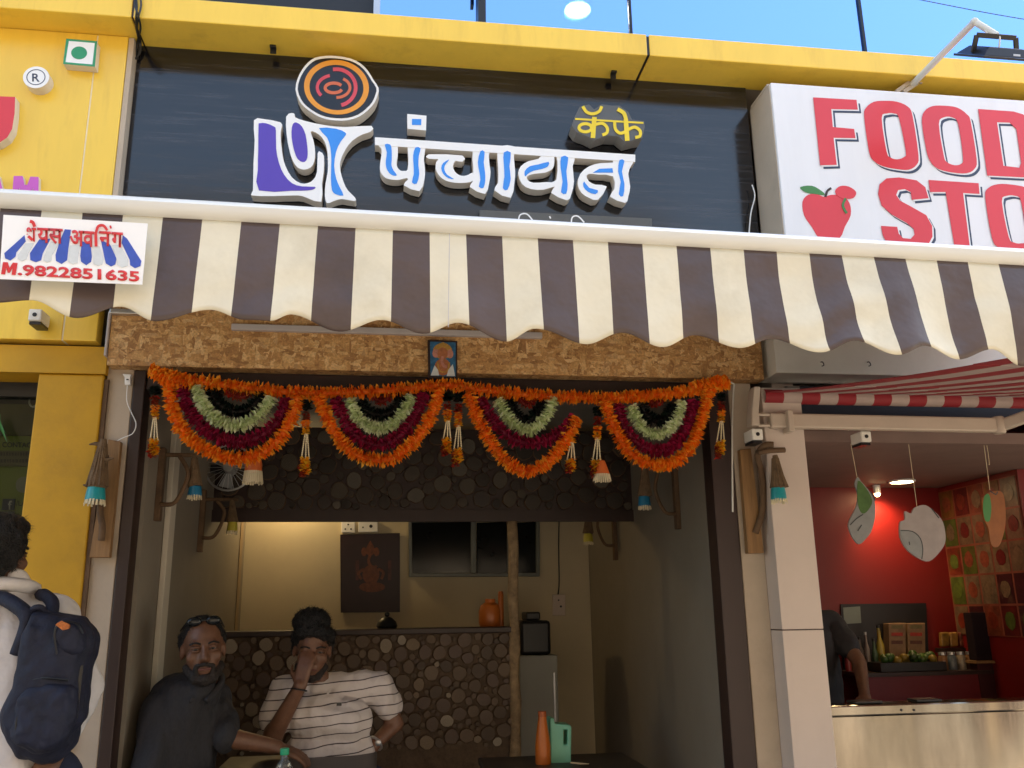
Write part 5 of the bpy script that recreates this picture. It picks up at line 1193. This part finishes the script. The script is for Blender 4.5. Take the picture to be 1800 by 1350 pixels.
nk = P(562,1205,.57); chst = P(575,1255,.60); pel = Vector((P(590,1400,.66).x, .70, .60))
sL, sR = P(500,1218,.57), P(662,1208,.60)
elL = P(478,1297,.44); elL.z = max(elL.z, TZ+.04); wrL = P(527,1207,.37)
elR, wrR = P(694,1272,.62), P(655,1312,.54)
b_ = B(); head(b_, T2_); b_.cap(T2_ @ Vector((0,.02,-.07)), nk, .05, .056); b_.cap(nk, chst, .056, .11); b_.cap(chst, pel, .11, .12); b_.cap(sL, sR, .046, .046)
b_.cap(sL, elL, .05, .04); b_.cap(elL, wrL, .042, .028); hand(b_, wrL, P(540,1150,.385)-wrL, (-.3,-1,.1), .95, .35, -1)
b_.cap(sR, elR, .05, .04); b_.cap(elR, wrR, .038, .027); hand(b_, wrR, P(640,1335,.50)-wrR, (.5,-1,.4), .95, .5, 1)
kn = [P(655,1372,.30), P(560,1400,.32)]; ft = [Vector((kn[0].x+.02,.33,.08)), Vector((kn[1].x,.35,.08))]
legs(b_, pel, kn[0], kn[1], ft[0], ft[1], .07)
remesh(b_, 'body', M['skin2'], m2, .007, 5)
b_ = B(); b_.cap(nk+Vector((0,0,-.03)), chst, .075, .142); b_.cap(chst, pel, .145, .165); b_.cap(sL, sR, .072, .072); b_.cap(sL, sL.lerp(elL,.52), .068, .074); b_.cap(sR, P(682,1240,.62), .07, .066)
b_.cap(P(545,1260,.52), P(610,1270,.52), .10, .10); b_.cap(P(550,1330,.54), P(610,1330,.54), .12, .12)
remesh(b_, 'polo_shirt', M['polo'], m2, .009, 5, .012, .06, .45)
cl = B()
for k in (-1,1): cl.tube(crom([nk+Vector((k*.052,.05,.045)), nk+Vector((k*.068,-.01,.015)), nk+Vector((k*.022,-.095,-.055))],5), .014, 7)
cl.build('collar', M['white_shirt'], m2, smooth=True)
p = P(596,1238,.372); B().box(p.x-.010, p.x+.010, p.y-.002, p.y+.02, p.z-.006, p.z+.006).build('chest_logo', M['black'], m2)
b_ = B(); legs(b_, pel+Vector((0,0,-.02)), kn[0], kn[1], ft[0]+Vector((0,0,.02)), ft[1]+Vector((0,0,.02)), .082); remesh(b_, 'trousers', M['jeans'], m2, .012, 5)
face_bits(T2_, m2)
f_ = lambda x,y,z: T2_ @ Vector((x,y,z)); Rm = T2_.to_3x3().normalized()
b_ = B(); b_.ball(f_(0,.026,.052), (.080,.092,.080), 10, rot=Rm); b_.ball(f_(-.012,.02,.115), (.080,.08,.062), 10, rot=Rm); b_.cap(f_(.03,-.055,.088), f_(.066,-.02,.07), .028, .03); b_.cap(f_(-.05,-.045,.09), f_(.03,-.06,.09), .026, .026)
for k in (-1,1): b_.cap(f_(k*.074,.018,-.01), f_(k*.074,.02,.06), .012, .02)
fuzz(remesh(b_, 'hair', M['hair'], m2, .006, 3, .006, .014), 2600, .016, M['hair'], (.2,-.2,.0), 2)
b_ = B(); b_.cap(f_(-.055,-.032,-.064), f_(-.026,-.064,-.097), .016, .018); b_.cap(f_(.055,-.032,-.064), f_(.026,-.064,-.097), .016, .018); b_.ball(f_(0,-.062,-.101), (.03,.026,.022), 8, rot=Rm)
fuzz(remesh(b_, 'beard', M['beard'], m2, .005, 3, .003, .01), 600, .007, M['beard'], (0,-.1,-.5), 5)
d_ = (P(540,1150,.385)-wrL).normalized()
q = B(); c_ = wrL-d_*.012; n1 = d_.orthogonal().normalized(); n2 = d_.cross(n1); q.tube([c_+(n1*math.cos(a)+n2*math.sin(a))*.031 for a in [6.2832*i/20 for i in range(21)]], .0035, 6, caps=False); tag(q.build('wrist_thread', M['black'], None, smooth=True), 'black thread around the raised wrist of the polo man', 'bracelet')
d_ = (wrR-elR).normalized(); c_ = wrR-d_*.02; n1 = d_.orthogonal().normalized(); n2 = d_.cross(n1)
wt = thing('wrist_watch', 'metal watch on the lowered wrist of the polo man', 'watch', tuple(c_)); q = B(); q.tube([c_+(n1*math.cos(a)+n2*math.sin(a))*.031 for a in [6.2832*i/20 for i in range(21)]], .006, 6, caps=False); q.build('strap', M['alu'], wt, smooth=True)
B().ball(c_+Vector((.01,-.03,.006)), (.014,.006,.014), 8).build('dial', M['alu'], wt, smooth=True)
stool('dark stool under the man in the striped polo', pel.x, .72, .50)

# --- boy with the rucksack
m3 = thing('person', 'standing boy in white shirt seen from behind at the left edge', 'person', (-1.1,-.7,0))
hc = P(-8,978,-.72); T3 = HM(hc, R(165), R(0), 0, .95)
nk = P(12,1035,-.71); sL, sR = P(-70,1085,-.74), P(95,1085,-.66); chst = P(15,1140,-.70); pel = P(22,1360,-.70)
elR, wrR = P(157,1203,-.62), P(108,1305,-.74)
elL, wrL = P(-110,1230,-.70), P(-80,1340,-.85)
b_ = B(); head(b_, T3); b_.cap(T3 @ Vector((0,.02,-.06)), nk, .05, .056); b_.cap(nk, chst, .052, .095); b_.cap(chst, pel, .10, .105); b_.cap(sL, sR, .042, .042)
b_.cap(sR, elR, .045, .036); b_.cap(elR, wrR, .036, .026); hand(b_, wrR, P(78,1352,-.8)-wrR, (.3,-1,.2), .9, .5, 1); b_.cap(sL, elL, .045, .036); b_.cap(elL, wrL, .036, .026); hand(b_, wrL, Vector((.2,-.6,-.2)), (0,0,1), .9, .5)
for k in (-1,1):
    hp = pel+Vector((k*.09,0,-.03)); b_.cap(hp, (hp.x,hp.y-.01,.52), .085, .062, 12); b_.cap((hp.x,hp.y-.01,.52), (hp.x,hp.y+.02,.09), .06, .042, 12); b_.cap((hp.x,hp.y+.02,.05), (hp.x,hp.y+.15,.035), .04, .034)
remesh(b_, 'body', M['skin'], m3, .008, 5)
b_ = B(); b_.cap(nk+Vector((0,.01,-.008)), chst, .068, .13); b_.cap(chst, pel+Vector((0,0,-.08)), .135, .14); b_.cap(sL, sR, .064, .064); b_.cap(sR, elR, .054, .046); b_.cap(elR, wrR.lerp(elR,.12), .045, .038); b_.cap(sL, elL, .062, .058); b_.cap(elL, wrL.lerp(elL,.12), .056, .046)
b_.cap(P(-25,1110,-.74), P(-30,1350,-.74), .10, .12)
remesh(b_, 'shirt', M['white_shirt'], m3, .009, 5, .012, .06, .35)
B().tube(crom([nk+Vector((-.06,-.045,.005)), nk+Vector((0,-.068,.012)), nk+Vector((.062,-.03,.005)), nk+Vector((.06,.04,0))],5), .021, 8).build('collar', M['white_shirt'], m3, smooth=True)
b_ = B()
for k in (-1,1): hp = pel+Vector((k*.09,0,-.03)); b_.cap(hp, (hp.x,hp.y-.01,.52), .10, .08, 12); b_.cap((hp.x,hp.y-.01,.52), (hp.x,hp.y+.02,.12), .08, .07, 12)
remesh(b_, 'trousers', M['jeans'], m3, .012, 5)
f_ = lambda x,y,z: T3 @ Vector((x,y,z)); Rm = T3.to_3x3().normalized()
b_ = B(); b_.ball(f_(0,.022,.040), (.084,.100,.090), 10, rot=Rm); b_.ball(f_(0,.05,-.035), (.066,.055,.055), 10, rot=Rm); b_.ball(f_(0,-.04,.09), (.06,.06,.04), 8, rot=Rm)
for k in (-1,1): b_.cap(f_(k*.074,.02,-.03), f_(k*.074,.02,.06), .014, .02)
fuzz(remesh(b_, 'hair', M['hair'], m3, .006, 3, .004, .02), 3200, .018, M['hair'], (0,-.1,-.6), 3)
face_bits(T3, m3)
bpk = thing('rucksack', 'navy rucksack with a small orange badge on the boy in white', 'rucksack', tuple(P(80,1340,-.85)))
out = [(37,1110),(50,1085),(58,1068),(75,1075),(100,1080),(130,1082),(150,1100),(158,1125),(150,1160),(145,1200),(140,1250),(138,1270),(122,1285),(118,1310),(95,1335),(60,1344),(30,1338),(20,1320),(5,1290),(-2,1270),(2,1250),(12,1225),(25,1200),(33,1150)]
def pillow(b_, outline, Yfront, layers, k=3):
    o_ = sm(outline, k); c_ = (sum(p[0] for p in o_)/len(o_), sum(p[1] for p in o_)/len(o_)); W = [P(x,y,Yfront) for x,y in o_]; cc = P(*c_, Yfront); N = len(W); v, f2 = [], []
    for dy, s_ in layers: v += [cc+(p_-cc)*s_+Vector((0,dy,0)) for p_ in W]
    for j in range(len(layers)-1):
        for i in range(N): f2.append((j*N+i, j*N+(i+1)%N, (j+1)*N+(i+1)%N, (j+1)*N+i))
    f2 += [tuple(range(N)), tuple(range((len(layers)-1)*N, len(layers)*N))]
    return b_.add(v, f2)
b_ = pillow(B(), out, -.86, [(-.055,.55),(-.045,.75),(-.022,.90),(.01,.985),(.05,1.0),(.09,.95),(.11,.8)])
remesh(b_, 'body', M['pack'], bpk, .007, 4, .010, .05, .6)
b_ = pillow(B(), [(45,1210),(80,1200),(120,1205),(132,1225),(126,1270),(105,1310),(60,1322),(30,1310),(22,1280),(32,1235)], -.905, [(-.03,.6),(-.022,.85),(0,1.0),(.03,1.0)]); remesh(b_, 'front_pocket', M['pack'], bpk, .006, 3, .008, .03)
b_ = pillow(B(), [(104,1092),(135,1094),(146,1112),(143,1140),(125,1150),(100,1140),(96,1112)], -.90, [(-.022,.6),(-.016,.85),(0,1.0),(.03,1.0)]); remesh(b_, 'top_pocket', M['pack'], bpk, .006, 3, .006, .03)
B().tube(crom([P(30,1150,-.85), P(48,1090,-.86), P(25,1062,-.83), P(-10,1048,-.76), P(-40,1060,-.66)],6), .020, 8).build('shoulder_strap', M['pack'], bpk, smooth=True)
B().tube(crom([P(90,1085,-.80), P(92,1060,-.78), P(78,1046,-.74), P(66,1048,-.66)],6), .018, 8).build('shoulder_strap', M['pack'], bpk, smooth=True)
B().tube(crom([P(52,1084,-.84), P(58,1070,-.86), P(72,1068,-.86), P(80,1078,-.84)],6), .008, 8).build('carry_handle', M['pack'], bpk, smooth=True)
B().shape([[(97,1098),(108,1091),(122,1098),(121,1105),(110,1108)]], -.928, .008).build('badge', mat('badge_orange', (.45,.12,.02), .5, .6, 120), bpk)
B().tube(crom([P(100,1150,-.925),P(96,1112,-.925),P(106,1094,-.925),P(134,1096,-.925),P(146,1114,-.92)],5), .0028, 5).build('zip', M['dark_metal'], bpk)
B().tube(crom([P(36,1240,-.93),P(28,1280,-.93),P(36,1310,-.925)],5), .0025, 5).build('seam', M['dark_metal'], bpk)
B().bar(P(140,1170,-.87), P(130,1262,-.88), .018, .004).build('side_strap', M['black'], bpk)
B().tube(crom([P(34,1200,-.912),P(75,1192,-.922),P(120,1196,-.915)],5), .003, 5).build('zip', M['black'], bpk)

# --- child at the right edge and the shop keeper in the red store
def dim_person(lab, hc, s, shirtm, facing, feet_z, lean=0, arm_to=None, hat=False):
    t = thing('person', lab, 'person', (hc.x,hc.y,feet_z)); T = HM(hc, facing, 0, 0, s); dn = Vector((0,0,-1))
    nk_ = hc+Vector((0,.02*s,-.15*s)); ch = nk_+Vector((lean*.12,0,-.17*s)); pe = nk_+Vector((lean*.2,.02,-.55*s)); a_, c_ = nk_+Vector((-.17*s,.0,-.06*s)), nk_+Vector((.17*s,.0,-.06*s))
    ea, ec = a_+Vector((-.06*s,0,-.27*s)), c_+Vector((.06*s,0,-.27*s)); wa, wc = ea+Vector((.02,-.10*s,-.2*s)), (Vector(arm_to) if arm_to else ec+Vector((-.02,-.1*s,-.2*s)))
    if arm_to: ec = (c_+wc)/2+Vector((.06,0,-.03))
    b_ = B(); head(b_, T); b_.cap(T @ Vector((0,.02,-.06)), nk_, .05*s, .056*s); b_.cap(nk_, ch, .065*s, .12*s); b_.cap(ch, pe, .12*s, .125*s); b_.cap(a_, c_, .052*s, .052*s)
    for p_, e_, w_ in ((a_,ea,wa),(c_,ec,wc)): b_.cap(p_, e_, .047*s, .037*s); b_.cap(e_, w_, .037*s, .026*s); hand(b_, w_, w_-e_, (0,-.3,1), s*.95, .5)
    for k in (-1,1): hp = pe+Vector((k*.09*s,0,-.02)); kz = feet_z+(pe.z-feet_z)*.52; b_.cap(hp, (hp.x,hp.y-.01,kz), .08*s, .06*s, 12); b_.cap((hp.x,hp.y-.01,kz), (hp.x,hp.y+.02,feet_z+.07), .058*s, .04*s, 12); b_.cap((hp.x,hp.y,feet_z+.045), (hp.x,hp.y-.12*s,feet_z+.035), .036*s, .032*s)
    remesh(b_, 'body', M['skin'], t, .009, 4)
    b_ = B(); b_.cap(nk_+Vector((0,0,-.03*s)), ch, .07*s, .132*s); b_.cap(ch, pe+Vector((0,0,-.05)), .135*s, .14*s); b_.cap(a_, c_, .062*s, .062*s); b_.cap(a_, a_.lerp(ea,.6), .06*s, .06*s); b_.cap(c_, c_.lerp(ec,.6), .06*s, .06*s)
    remesh(b_, 'shirt', shirtm, t, .011, 5, .01, .07)
    b_ = B()
    for k in (-1,1): hp = pe+Vector((k*.09*s,0,-.02)); kz = feet_z+(pe.z-feet_z)*.52; b_.cap(hp, (hp.x,hp.y-.01,kz), .095*s, .076*s, 12); b_.cap((hp.x,hp.y-.01,kz), (hp.x,hp.y+.02,feet_z+.1), .075*s, .06*s, 12)
    remesh(b_, 'trousers', M['jeans'], t, .014, 4)
    g_ = lambda x,y,z: T @ Vector((x,y,z)); Rm_ = T.to_3x3().normalized(); b_ = B(); b_.ball(g_(0,.022,.042), (.084*s,.100*s,.088*s), 10, rot=Rm_); b_.ball(g_(0,.045,-.03), (.068*s,.055*s,.055*s), 8, rot=Rm_)
    remesh(b_, 'hair', M['hair'], t, .008, 3, .006, .014); face_bits(T, t); return t
dim_person('shop keeper in a dark shirt behind the steel counter by the pilaster', P(1402,1020,.75), .95, mat('grey_shirt', (.018,.015,.017), .8, .2, 30), R(10), .02, .3, tuple(P(1520,1222,.42)))
# ------------------------------------------------------------------ red store
SY = 1.5
struct(B().box(xp1-.05, xp1+.05, .06, 1.6, 0, 2.6), 'store_wall_left', M['white_wall'])
struct(B().box(xp1+.05, 4.6, SY, SY+.1, 0, 2.6), 'store_wall_back', M['red_wall'])
scz = P(1500,857,SY).z
struct(B().box(xp1+.05, 4.6, .06, SY, scz, scz+.05), 'store_ceiling', mat('store_ceiling_paint', (.20,.13,.11), .7))
struct(B().box(1.6, 4.6, .0, 2.7, -.1, .02), 'store_floor', M['paving'])
# slanted right side wall with the picture grid
wa, wb_ = P(1668,1000,SY-.001), P(1815,1000,.75)
W0, W1 = Vector((wa.x, SY-.002, 0)), Vector((wb_.x, .75, 0)); wd = (W1-W0).normalized(); wn_ = Vector((-wd.y, wd.x, 0)); wn_ = wn_ if wn_.x < 0 else -wn_
sw3 = B(); sw3.hexa([W0, W1, W1-wn_*.05, W0-wn_*.05], [p_+Vector((0,0,scz-.002)) for p_ in (W0, W1, W1-wn_*.05, W0-wn_*.05)]); struct(sw3, 'store_wall_right', M['red_wall'])
pw = thing('fruit_poster', 'tall poster grid of fruit pictures on the slanted store wall', 'poster', (W0.x, W0.y, 1.3))
def on_wall(u, z, off=.004): return W0+wd*u+wn_*off+Vector((0,0,z))
LW = (W1-W0).length
def wpatch(name, u0, u1, z0, z1, m_, off, par, th=.002):
    a_ = [on_wall(u0,z0,off), on_wall(u1,z0,off), on_wall(u1,z1,off), on_wall(u0,z1,off)]; c_ = [p_-wn_*th for p_ in a_]
    return B().hexa(a_, c_).build(name, m_, par)
pz0, pz1 = P(1715,1115,SY).z, P(1672,866,SY).z
wpatch('backing', .0, LW*.98, pz0, pz1, mat('poster_orange', (.24,.065,.04), .5, .3, 12), .004, pw)
FC = [(.45,.06,.03),(.50,.20,.04),(.30,.02,.02),(.20,.28,.05),(.42,.28,.16),(.55,.12,.06),(.12,.02,.03),(.48,.34,.20)]
rg = random.Random(5); cols_, rows_ = 5, 5
for c_ in range(cols_):
    for r_ in range(rows_):
        u0, u1 = LW*.98*c_/cols_+.012, LW*.98*(c_+1)/cols_-.006; z0, z1 = pz0+(pz1-pz0)*r_/rows_+.006, pz0+(pz1-pz0)*(r_+1)/rows_-.006
        col_ = rg.choice(FC); o_ = wpatch('picture_panel', u0, u1, z0, z1, mat('panel_print', tuple(x*.32 for x in col_), .4, .7, 14, dirt_or_sheen=.8, dcol=tuple(x*.4 for x in rg.choice(FC)), dscale=9), .0065, pw)
        fcol = rg.choice(FC); uc, zc_2 = (u0+u1)/2, (z0+z1)/2; pts = [on_wall(uc+(u1-u0)*.33*math.cos(t), zc_2+(z1-z0)*rg.uniform(.25,.36)*math.sin(t), .0088) for t in [i*.698 for i in range(9)]]
        B().add(pts+[p_-wn_*.0015 for p_ in pts], [tuple(range(9)), tuple(reversed(range(9,18)))] + [(i,(i+1)%9,9+(i+1)%9,9+i) for i in range(9)]).build('fruit_print', mat('fruit_print', tuple(x*.38 for x in fcol), .4, .5, 40), o_)
# lit ceiling lights
def downlight(px, py, r_, lab, en, aim=None):
    p_ = PZ(px, py, scz); t = thing('store_downlight', lab, 'light', tuple(p_), 'lit downlights in the red store')
    B().lathe([(r_,-.004),(r_,.006)], (p_.x,p_.y,scz-.003), 24).build('diffuser', mat('warm_diffuser', (1,.9,.7), emit=((1,.80,.50), 9)), t)
    B().lathe([(r_+.012,-.006),(r_+.012,.004),(r_+.001,.004),(r_+.001,-.006)], (p_.x,p_.y,scz-.004), 24, ring=True).build('ring', M['white'], t)
    l_ = bpy.data.lights.new('store_downlight_light', 'SPOT'); l_.energy = en; l_.color = (1,.74,.45); l_.spot_size = R(120); l_.spot_blend = .6; l_.shadow_soft_size = r_
    q_ = bpy.data.objects.new('store_downlight_light', l_); COL.objects.link(q_); q_.location = (p_.x, p_.y, scz-.02); q_.parent = t; q_.matrix_parent_inverse = PINV[t.name]
    if aim: q_.rotation_euler = (Vector(aim)-q_.location).to_track_quat('-Z','Y').to_euler()
downlight(1585, 845, .062, 'round lit downlight in the red store ceiling', .7)
pb_ = P(1538, 862, SY-.08); ym = min(pb_.y, SY-.10)
t = thing('store_spotlight', 'small lit spot lamp washing the red back wall', 'light', (pb_.x, ym, scz), 'lit downlights in the red store')
B().lathe([(.020,-.05),(.022,0)], (pb_.x,ym,scz), 14).build('barrel', M['white'], t, smooth='auto'); B().ball((pb_.x,ym,scz-.052), .016, 8).build('bulb', mat('spot_bulb', (1,.9,.7), emit=((1,.72,.40), 12)), t, smooth=True)
l_ = bpy.data.lights.new('store_spotlight_light', 'SPOT'); l_.energy = 3.8; l_.color = (1,.70,.40); l_.spot_size = R(110); l_.spot_blend = .8; l_.shadow_soft_size = .02
q_ = bpy.data.objects.new('store_spotlight_light', l_); COL.objects.link(q_); q_.location = (pb_.x,ym-.02,scz-.07); q_.rotation_euler = (Vector((pb_.x+.05,SY,1.9))-q_.location).to_track_quat('-Z','Y').to_euler(); q_.parent = t; q_.matrix_parent_inverse = PINV[t.name]
# dark niche with goods
nc = thing('wall_niche', 'dark shelf niche with bottles and cartons in the red wall', 'shelf', tuple(P(1550,1180,SY)))
nb = [(1478,1062),(1628,1060),(1634,1178),(1484,1184)]; 
B().shape([nb], SY-.012, .010).build('back_panel', mat('niche_dark', (.012,.010,.012), .4), nc)
B().shape([[(1482,1068),(1512,1066),(1514,1095),(1484,1097)]], SY-.016, .003).build('mirror_patch', mat('grey_green', (.16,.19,.17), .3), nc)
shz = P(1550,1178,SY-.1).z
sh_ = thing('store_shelf', 'low dark red shelf under the niche in the red store', 'shelf', tuple(P(1600,1190,SY-.15)))
B().box(P(1484,1180,SY-.1).x, 4.2, SY-.30, SY-.013, shz-.02, shz).build('board', M['wood_dark'], sh_)
B().box(P(1484,1180,SY-.1).x, 4.2, SY-.29, SY-.27, .02, shz-.021).build('front_panel', mat('dark_red_panel', (.16,.010,.016), .5), sh_)
GC = [(.30,.03,.03),(.35,.22,.08),(.08,.06,.05),(.25,.20,.18),(.05,.10,.05),(.40,.30,.05)]
for i, px in enumerate((1492,1504,1516,1528,1541,1552)):
    p_ = P(px, 1178, SY-.12); h_ = rg.uniform(.13,.24); w_ = rg.uniform(.014,.022)
    t = thing('syrup_bottle', '%s bottle, number %s from the pilaster on the store shelf' % (('slim dark red','tan','squat black','pale grey','dark green','tall amber')[i], ('one','two','three','four','five','six')[i]), 'bottle', (p_.x,p_.y,shz), 'bottles on the store shelf')
    B().lathe([(w_,.001),(w_,h_*.6),(w_*.45,h_*.78),(w_*.42,h_)], (p_.x,p_.y,shz), 12).build('body', mat('goods', GC[i], .3, .2, 30), t, smooth='auto'); B().lathe([(w_*.5,h_),(w_*.5,h_+.015)], (p_.x,p_.y,shz), 10).build('cap', M['alu'] if i == 3 else M['black'], t)
for i, (a_, c_) in enumerate(((1562,1592), (1595,1626))):
    t = thing('carton', 'pale orange drinks carton, %s of two in the niche' % ('left','right')[i], 'carton', tuple(P(a_,1150,SY-.1)), 'cartons in the niche')
    q_ = [(a_,1096),(c_,1095),(c_+1,1160),(a_+2,1161)]; p0 = P(a_,1096,SY-.08)
    B().shape([q_], SY-.08, .06).build('box', mat('carton_print', (.24,.14,.075), .5, .3, 20), t, bevel=.003)
    for k, yy in enumerate((1099,1112,1126)): B().shape([[(a_+5,yy),(c_-5,yy),(c_-5,yy+6),(a_+5,yy+6)]], SY-.0815, .001).build('label', mat('carton_label', ((.15,.12,.05),(.35,.03,.02),(.10,.03,.02))[k], .5, .4, 60), t)
ff = thing('fruit_crate', 'dark crate of green and yellow fruit on the store shelf', 'crate', tuple(P(1600,1180,SY-.2)))
x0, x1 = P(1535,1175,SY-.2).x, P(1650,1175,SY-.2).x
B().box(x0, x1, SY-.28, SY-.14, shz+.001, shz+.05).build('tray', M['black'], ff, bevel=.004)
for i in range(22):
    x = x0+.03+(x1-x0-.06)*rg.random(); y_ = SY-.28+.02+.10*rg.random(); z_ = shz+.055+.03*rg.random()
    o_ = B().ball((x,y_,z_), rg.uniform(.02,.027), 6).build('fruit', mat('fruit_skin', rg.choice(((.03,.08,.012),(.05,.11,.015),(.20,.13,.015),(.025,.05,.01))), .4, .2, 40), ff, smooth=True)
for i in range(7):
    p_ = P(1660+i*16, 1180, SY-.2); t = thing('glass_jar', 'lidded jar, %s from the crate on the store shelf' % ('first','second','third','fourth','fifth','sixth','seventh')[i], 'jar', (p_.x,p_.y,shz), 'jars on the store shelf')
    B().lathe([(.024,.001),(.025,.01),(.025,.07),(.018,.08)], (p_.x,p_.y,shz), 14).build('glass', mat('jar_glass', ((.20,.10,.05),(.10,.12,.14),(.25,.2,.15))[i % 3], .15, .4, 40), t, smooth='auto'); B().lathe([(.021,.08),(.021,.095)], (p_.x,p_.y,shz), 14).build('lid', M['alu'], t, smooth='auto')
    t = thing('snack_packet', 'orange brown packet, %s in the row above the jars' % ('first','second','third','fourth','fifth','sixth','seventh')[i], 'packet', (p_.x,SY-.05,shz+.13), 'packets above the jars')
    q_ = [(1655+i*16,1112),(1668+i*16,1111),(1669+i*16,1136),(1656+i*16,1137)]
    B().shape([q_], SY-.05, .03).build('bag', mat('packet_print', ((.22,.12,.03),(.30,.16,.05),(.18,.05,.03))[i % 3], .35, .5, 30), t, bevel=.006)
pr_ = thing('packet_rail', 'narrow dark rail carrying snack packets on the red wall', 'shelf', tuple(P(1700,1140,SY)))
B().box(P(1650,1140,SY-.05).x, 4.0, SY-.06, SY-.012, P(1700,1140,SY-.05).z-.02, P(1700,1137,SY-.05).z-.004).build('rail', M['wood_dark'], pr_)
cb2 = thing('dark_cabinet', 'dark box cabinet standing at the right side of the store', 'cabinet', tuple(P(1760,1160,.9)))
x0 = P(1712,1120,1.2).x; zc0, zc1 = P(1760,1160,1.2).z, P(1760,1076,1.2).z
B().box(x0, x0+.45, 1.2, 1.27, zc0, zc1).build('body', mat('plum_cabinet', (.018,.009,.012), .8, spec=.2), cb2, bevel=.005)
B().box(x0-.02, x0+.46, 1.18, 1.30, zc0-.015, zc0-.001).build('base_board', M['wood'], cb2); B().box(x0, x0+.45, 1.205, 1.27, .02, zc0-.016).build('plinth', mat('dark_red_plinth', (.05,.006,.008), .6), cb2)
# steel counter
st = thing('steel_counter', 'brushed steel counter across the front of the red store', 'counter', (2.6,.1,0))
ctz = P(1465,1241,.02).z; zl0 = P(1600,1256,.02).z
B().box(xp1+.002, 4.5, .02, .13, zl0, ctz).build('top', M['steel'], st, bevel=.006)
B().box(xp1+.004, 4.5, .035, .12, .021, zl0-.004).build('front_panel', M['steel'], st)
for px in (1584, 1606): p_ = P(px,1248,.02); B().lathe([(.005,-.002),(.005,.003)], (p_.x,.019,p_.z), 10, 'Y').build('screw', M['dark_metal'], st)
for px, w_ in ((1510,.12), (1640,.11)):
    p_ = PZ(px,1240,ctz); tag(B().box(p_.x, p_.x+w_, .04, .115, ctz+.001, ctz+.012).build('black_tray', M['black'], None, bevel=.004), 'low black tray on the steel counter %s' % ('by the shop keeper' if px < 1600 else 'towards the right'), 'tray', 'trays on the steel counter')
# hanging card fruit
def hang(nm, lab, out_, Y, base, bits, sx, sy, str_top):
    t = thing(nm, lab, 'decoration', tuple(P(sx,sy,Y)), 'hanging fruit cut-outs')
    B().shape([sm(out_)], Y, .008).build('card', base, t)
    for lp, m_, cl in bits: B().shape([sm(lp)] if cl else ribbon(lp, 1.6, 3), Y-.0015-.0004*bits.index((lp,m_,cl)), .001).build('print', m_, t)
    B().tube([P(*str_top,Y), P(sx,sy,Y)], .0013, 5).build('string', M['fringe'], t)
M['card'] = mat('card_white', (.34,.30,.29), .7, .12, 14, dirt_or_sheen=.4, dcol=(.3,.26,.25)); M['card_orange'] = mat('card_orange', (.28,.09,.02), .6, .2, 14); M['card_grey'] = mat('card_grey', (.25,.26,.26), .7, .15, 20); M['card_green'] = mat('card_green', (.06,.14,.03), .6, .3, 20); M['ink'] = mat('card_ink', (.04,.045,.05), .6)
zh = zc(1420,720,.26667)
hang('hanging_mango', 'grey and green mango cut-out hanging in the store opening', zh([(330,445),(350,470),(400,530),(440,600),(445,700),(420,800),(385,850),(340,888),(300,850),(270,780),(275,730),(320,640),(330,560),(310,490)]), .10, M['card_grey'], [(zh([(330,470),(385,520),(425,600),(400,660),(360,685),(330,620)]), M['card_green'], 1), (zh([(280,760),(320,720),(365,690)]), M['ink'], 0), (zh([(330,800),(355,760)]), M['ink'], 0), (zh([(415,540),(445,600)]), M['ink'], 0)], *zh([(325,450)])[0], (1491,756))
hang('hanging_apple', 'large pale round fruit cut-out hanging in the store opening', zh([(610,740),(640,725),(640,670),(680,685),(700,650),(760,628),(810,650),(880,720),(905,800),(905,880),(860,950),(800,1000),(740,985),(660,930),(615,860),(605,800)]), .10, M['card'], [(zh([(612,800),(680,800),(735,840),(755,900),(748,975),(690,950),(640,895)]), M['card_grey'], 1), (zh([(612,797),(690,803),(742,850),(758,920),(752,985)]), M['ink'], 0), (zh([(668,870),(672,892)]), M['ink'], 0), (zh([(815,650),(865,715)]), M['ink'], 0)], *zh([(720,645)])[0], (1594,758))
hang('hanging_papaya', 'orange fruit cut-out with a green leaf hanging at right', zh([(1150,580),(1190,550),(1250,535),(1290,560),(1305,680),(1295,800),(1260,900),(1210,890),(1190,780),(1160,720),(1150,640)]), .10, M['card_orange'], [(zh([(1165,570),(1195,560),(1210,640),(1200,730),(1170,730),(1155,650)]), M['leaf_green'], 1), (zh([(1200,535),(1240,560),(1250,540)]), M['ink'], 0)], *zh([(1200,530)])[0], (1727,762))
tag(B().tube(crom([P(1730,764,.10),P(1736,790,.10),P(1739,815,.10),P(1738,816,.10)],4), .0013, 5).build('loose_string', M['fringe'], None), 'loose thread end beside the hanging orange fruit', 'string')
for o in list(bpy.data.objects):
    if o.type == 'EMPTY' and not o.children: bpy.data.objects.remove(o)
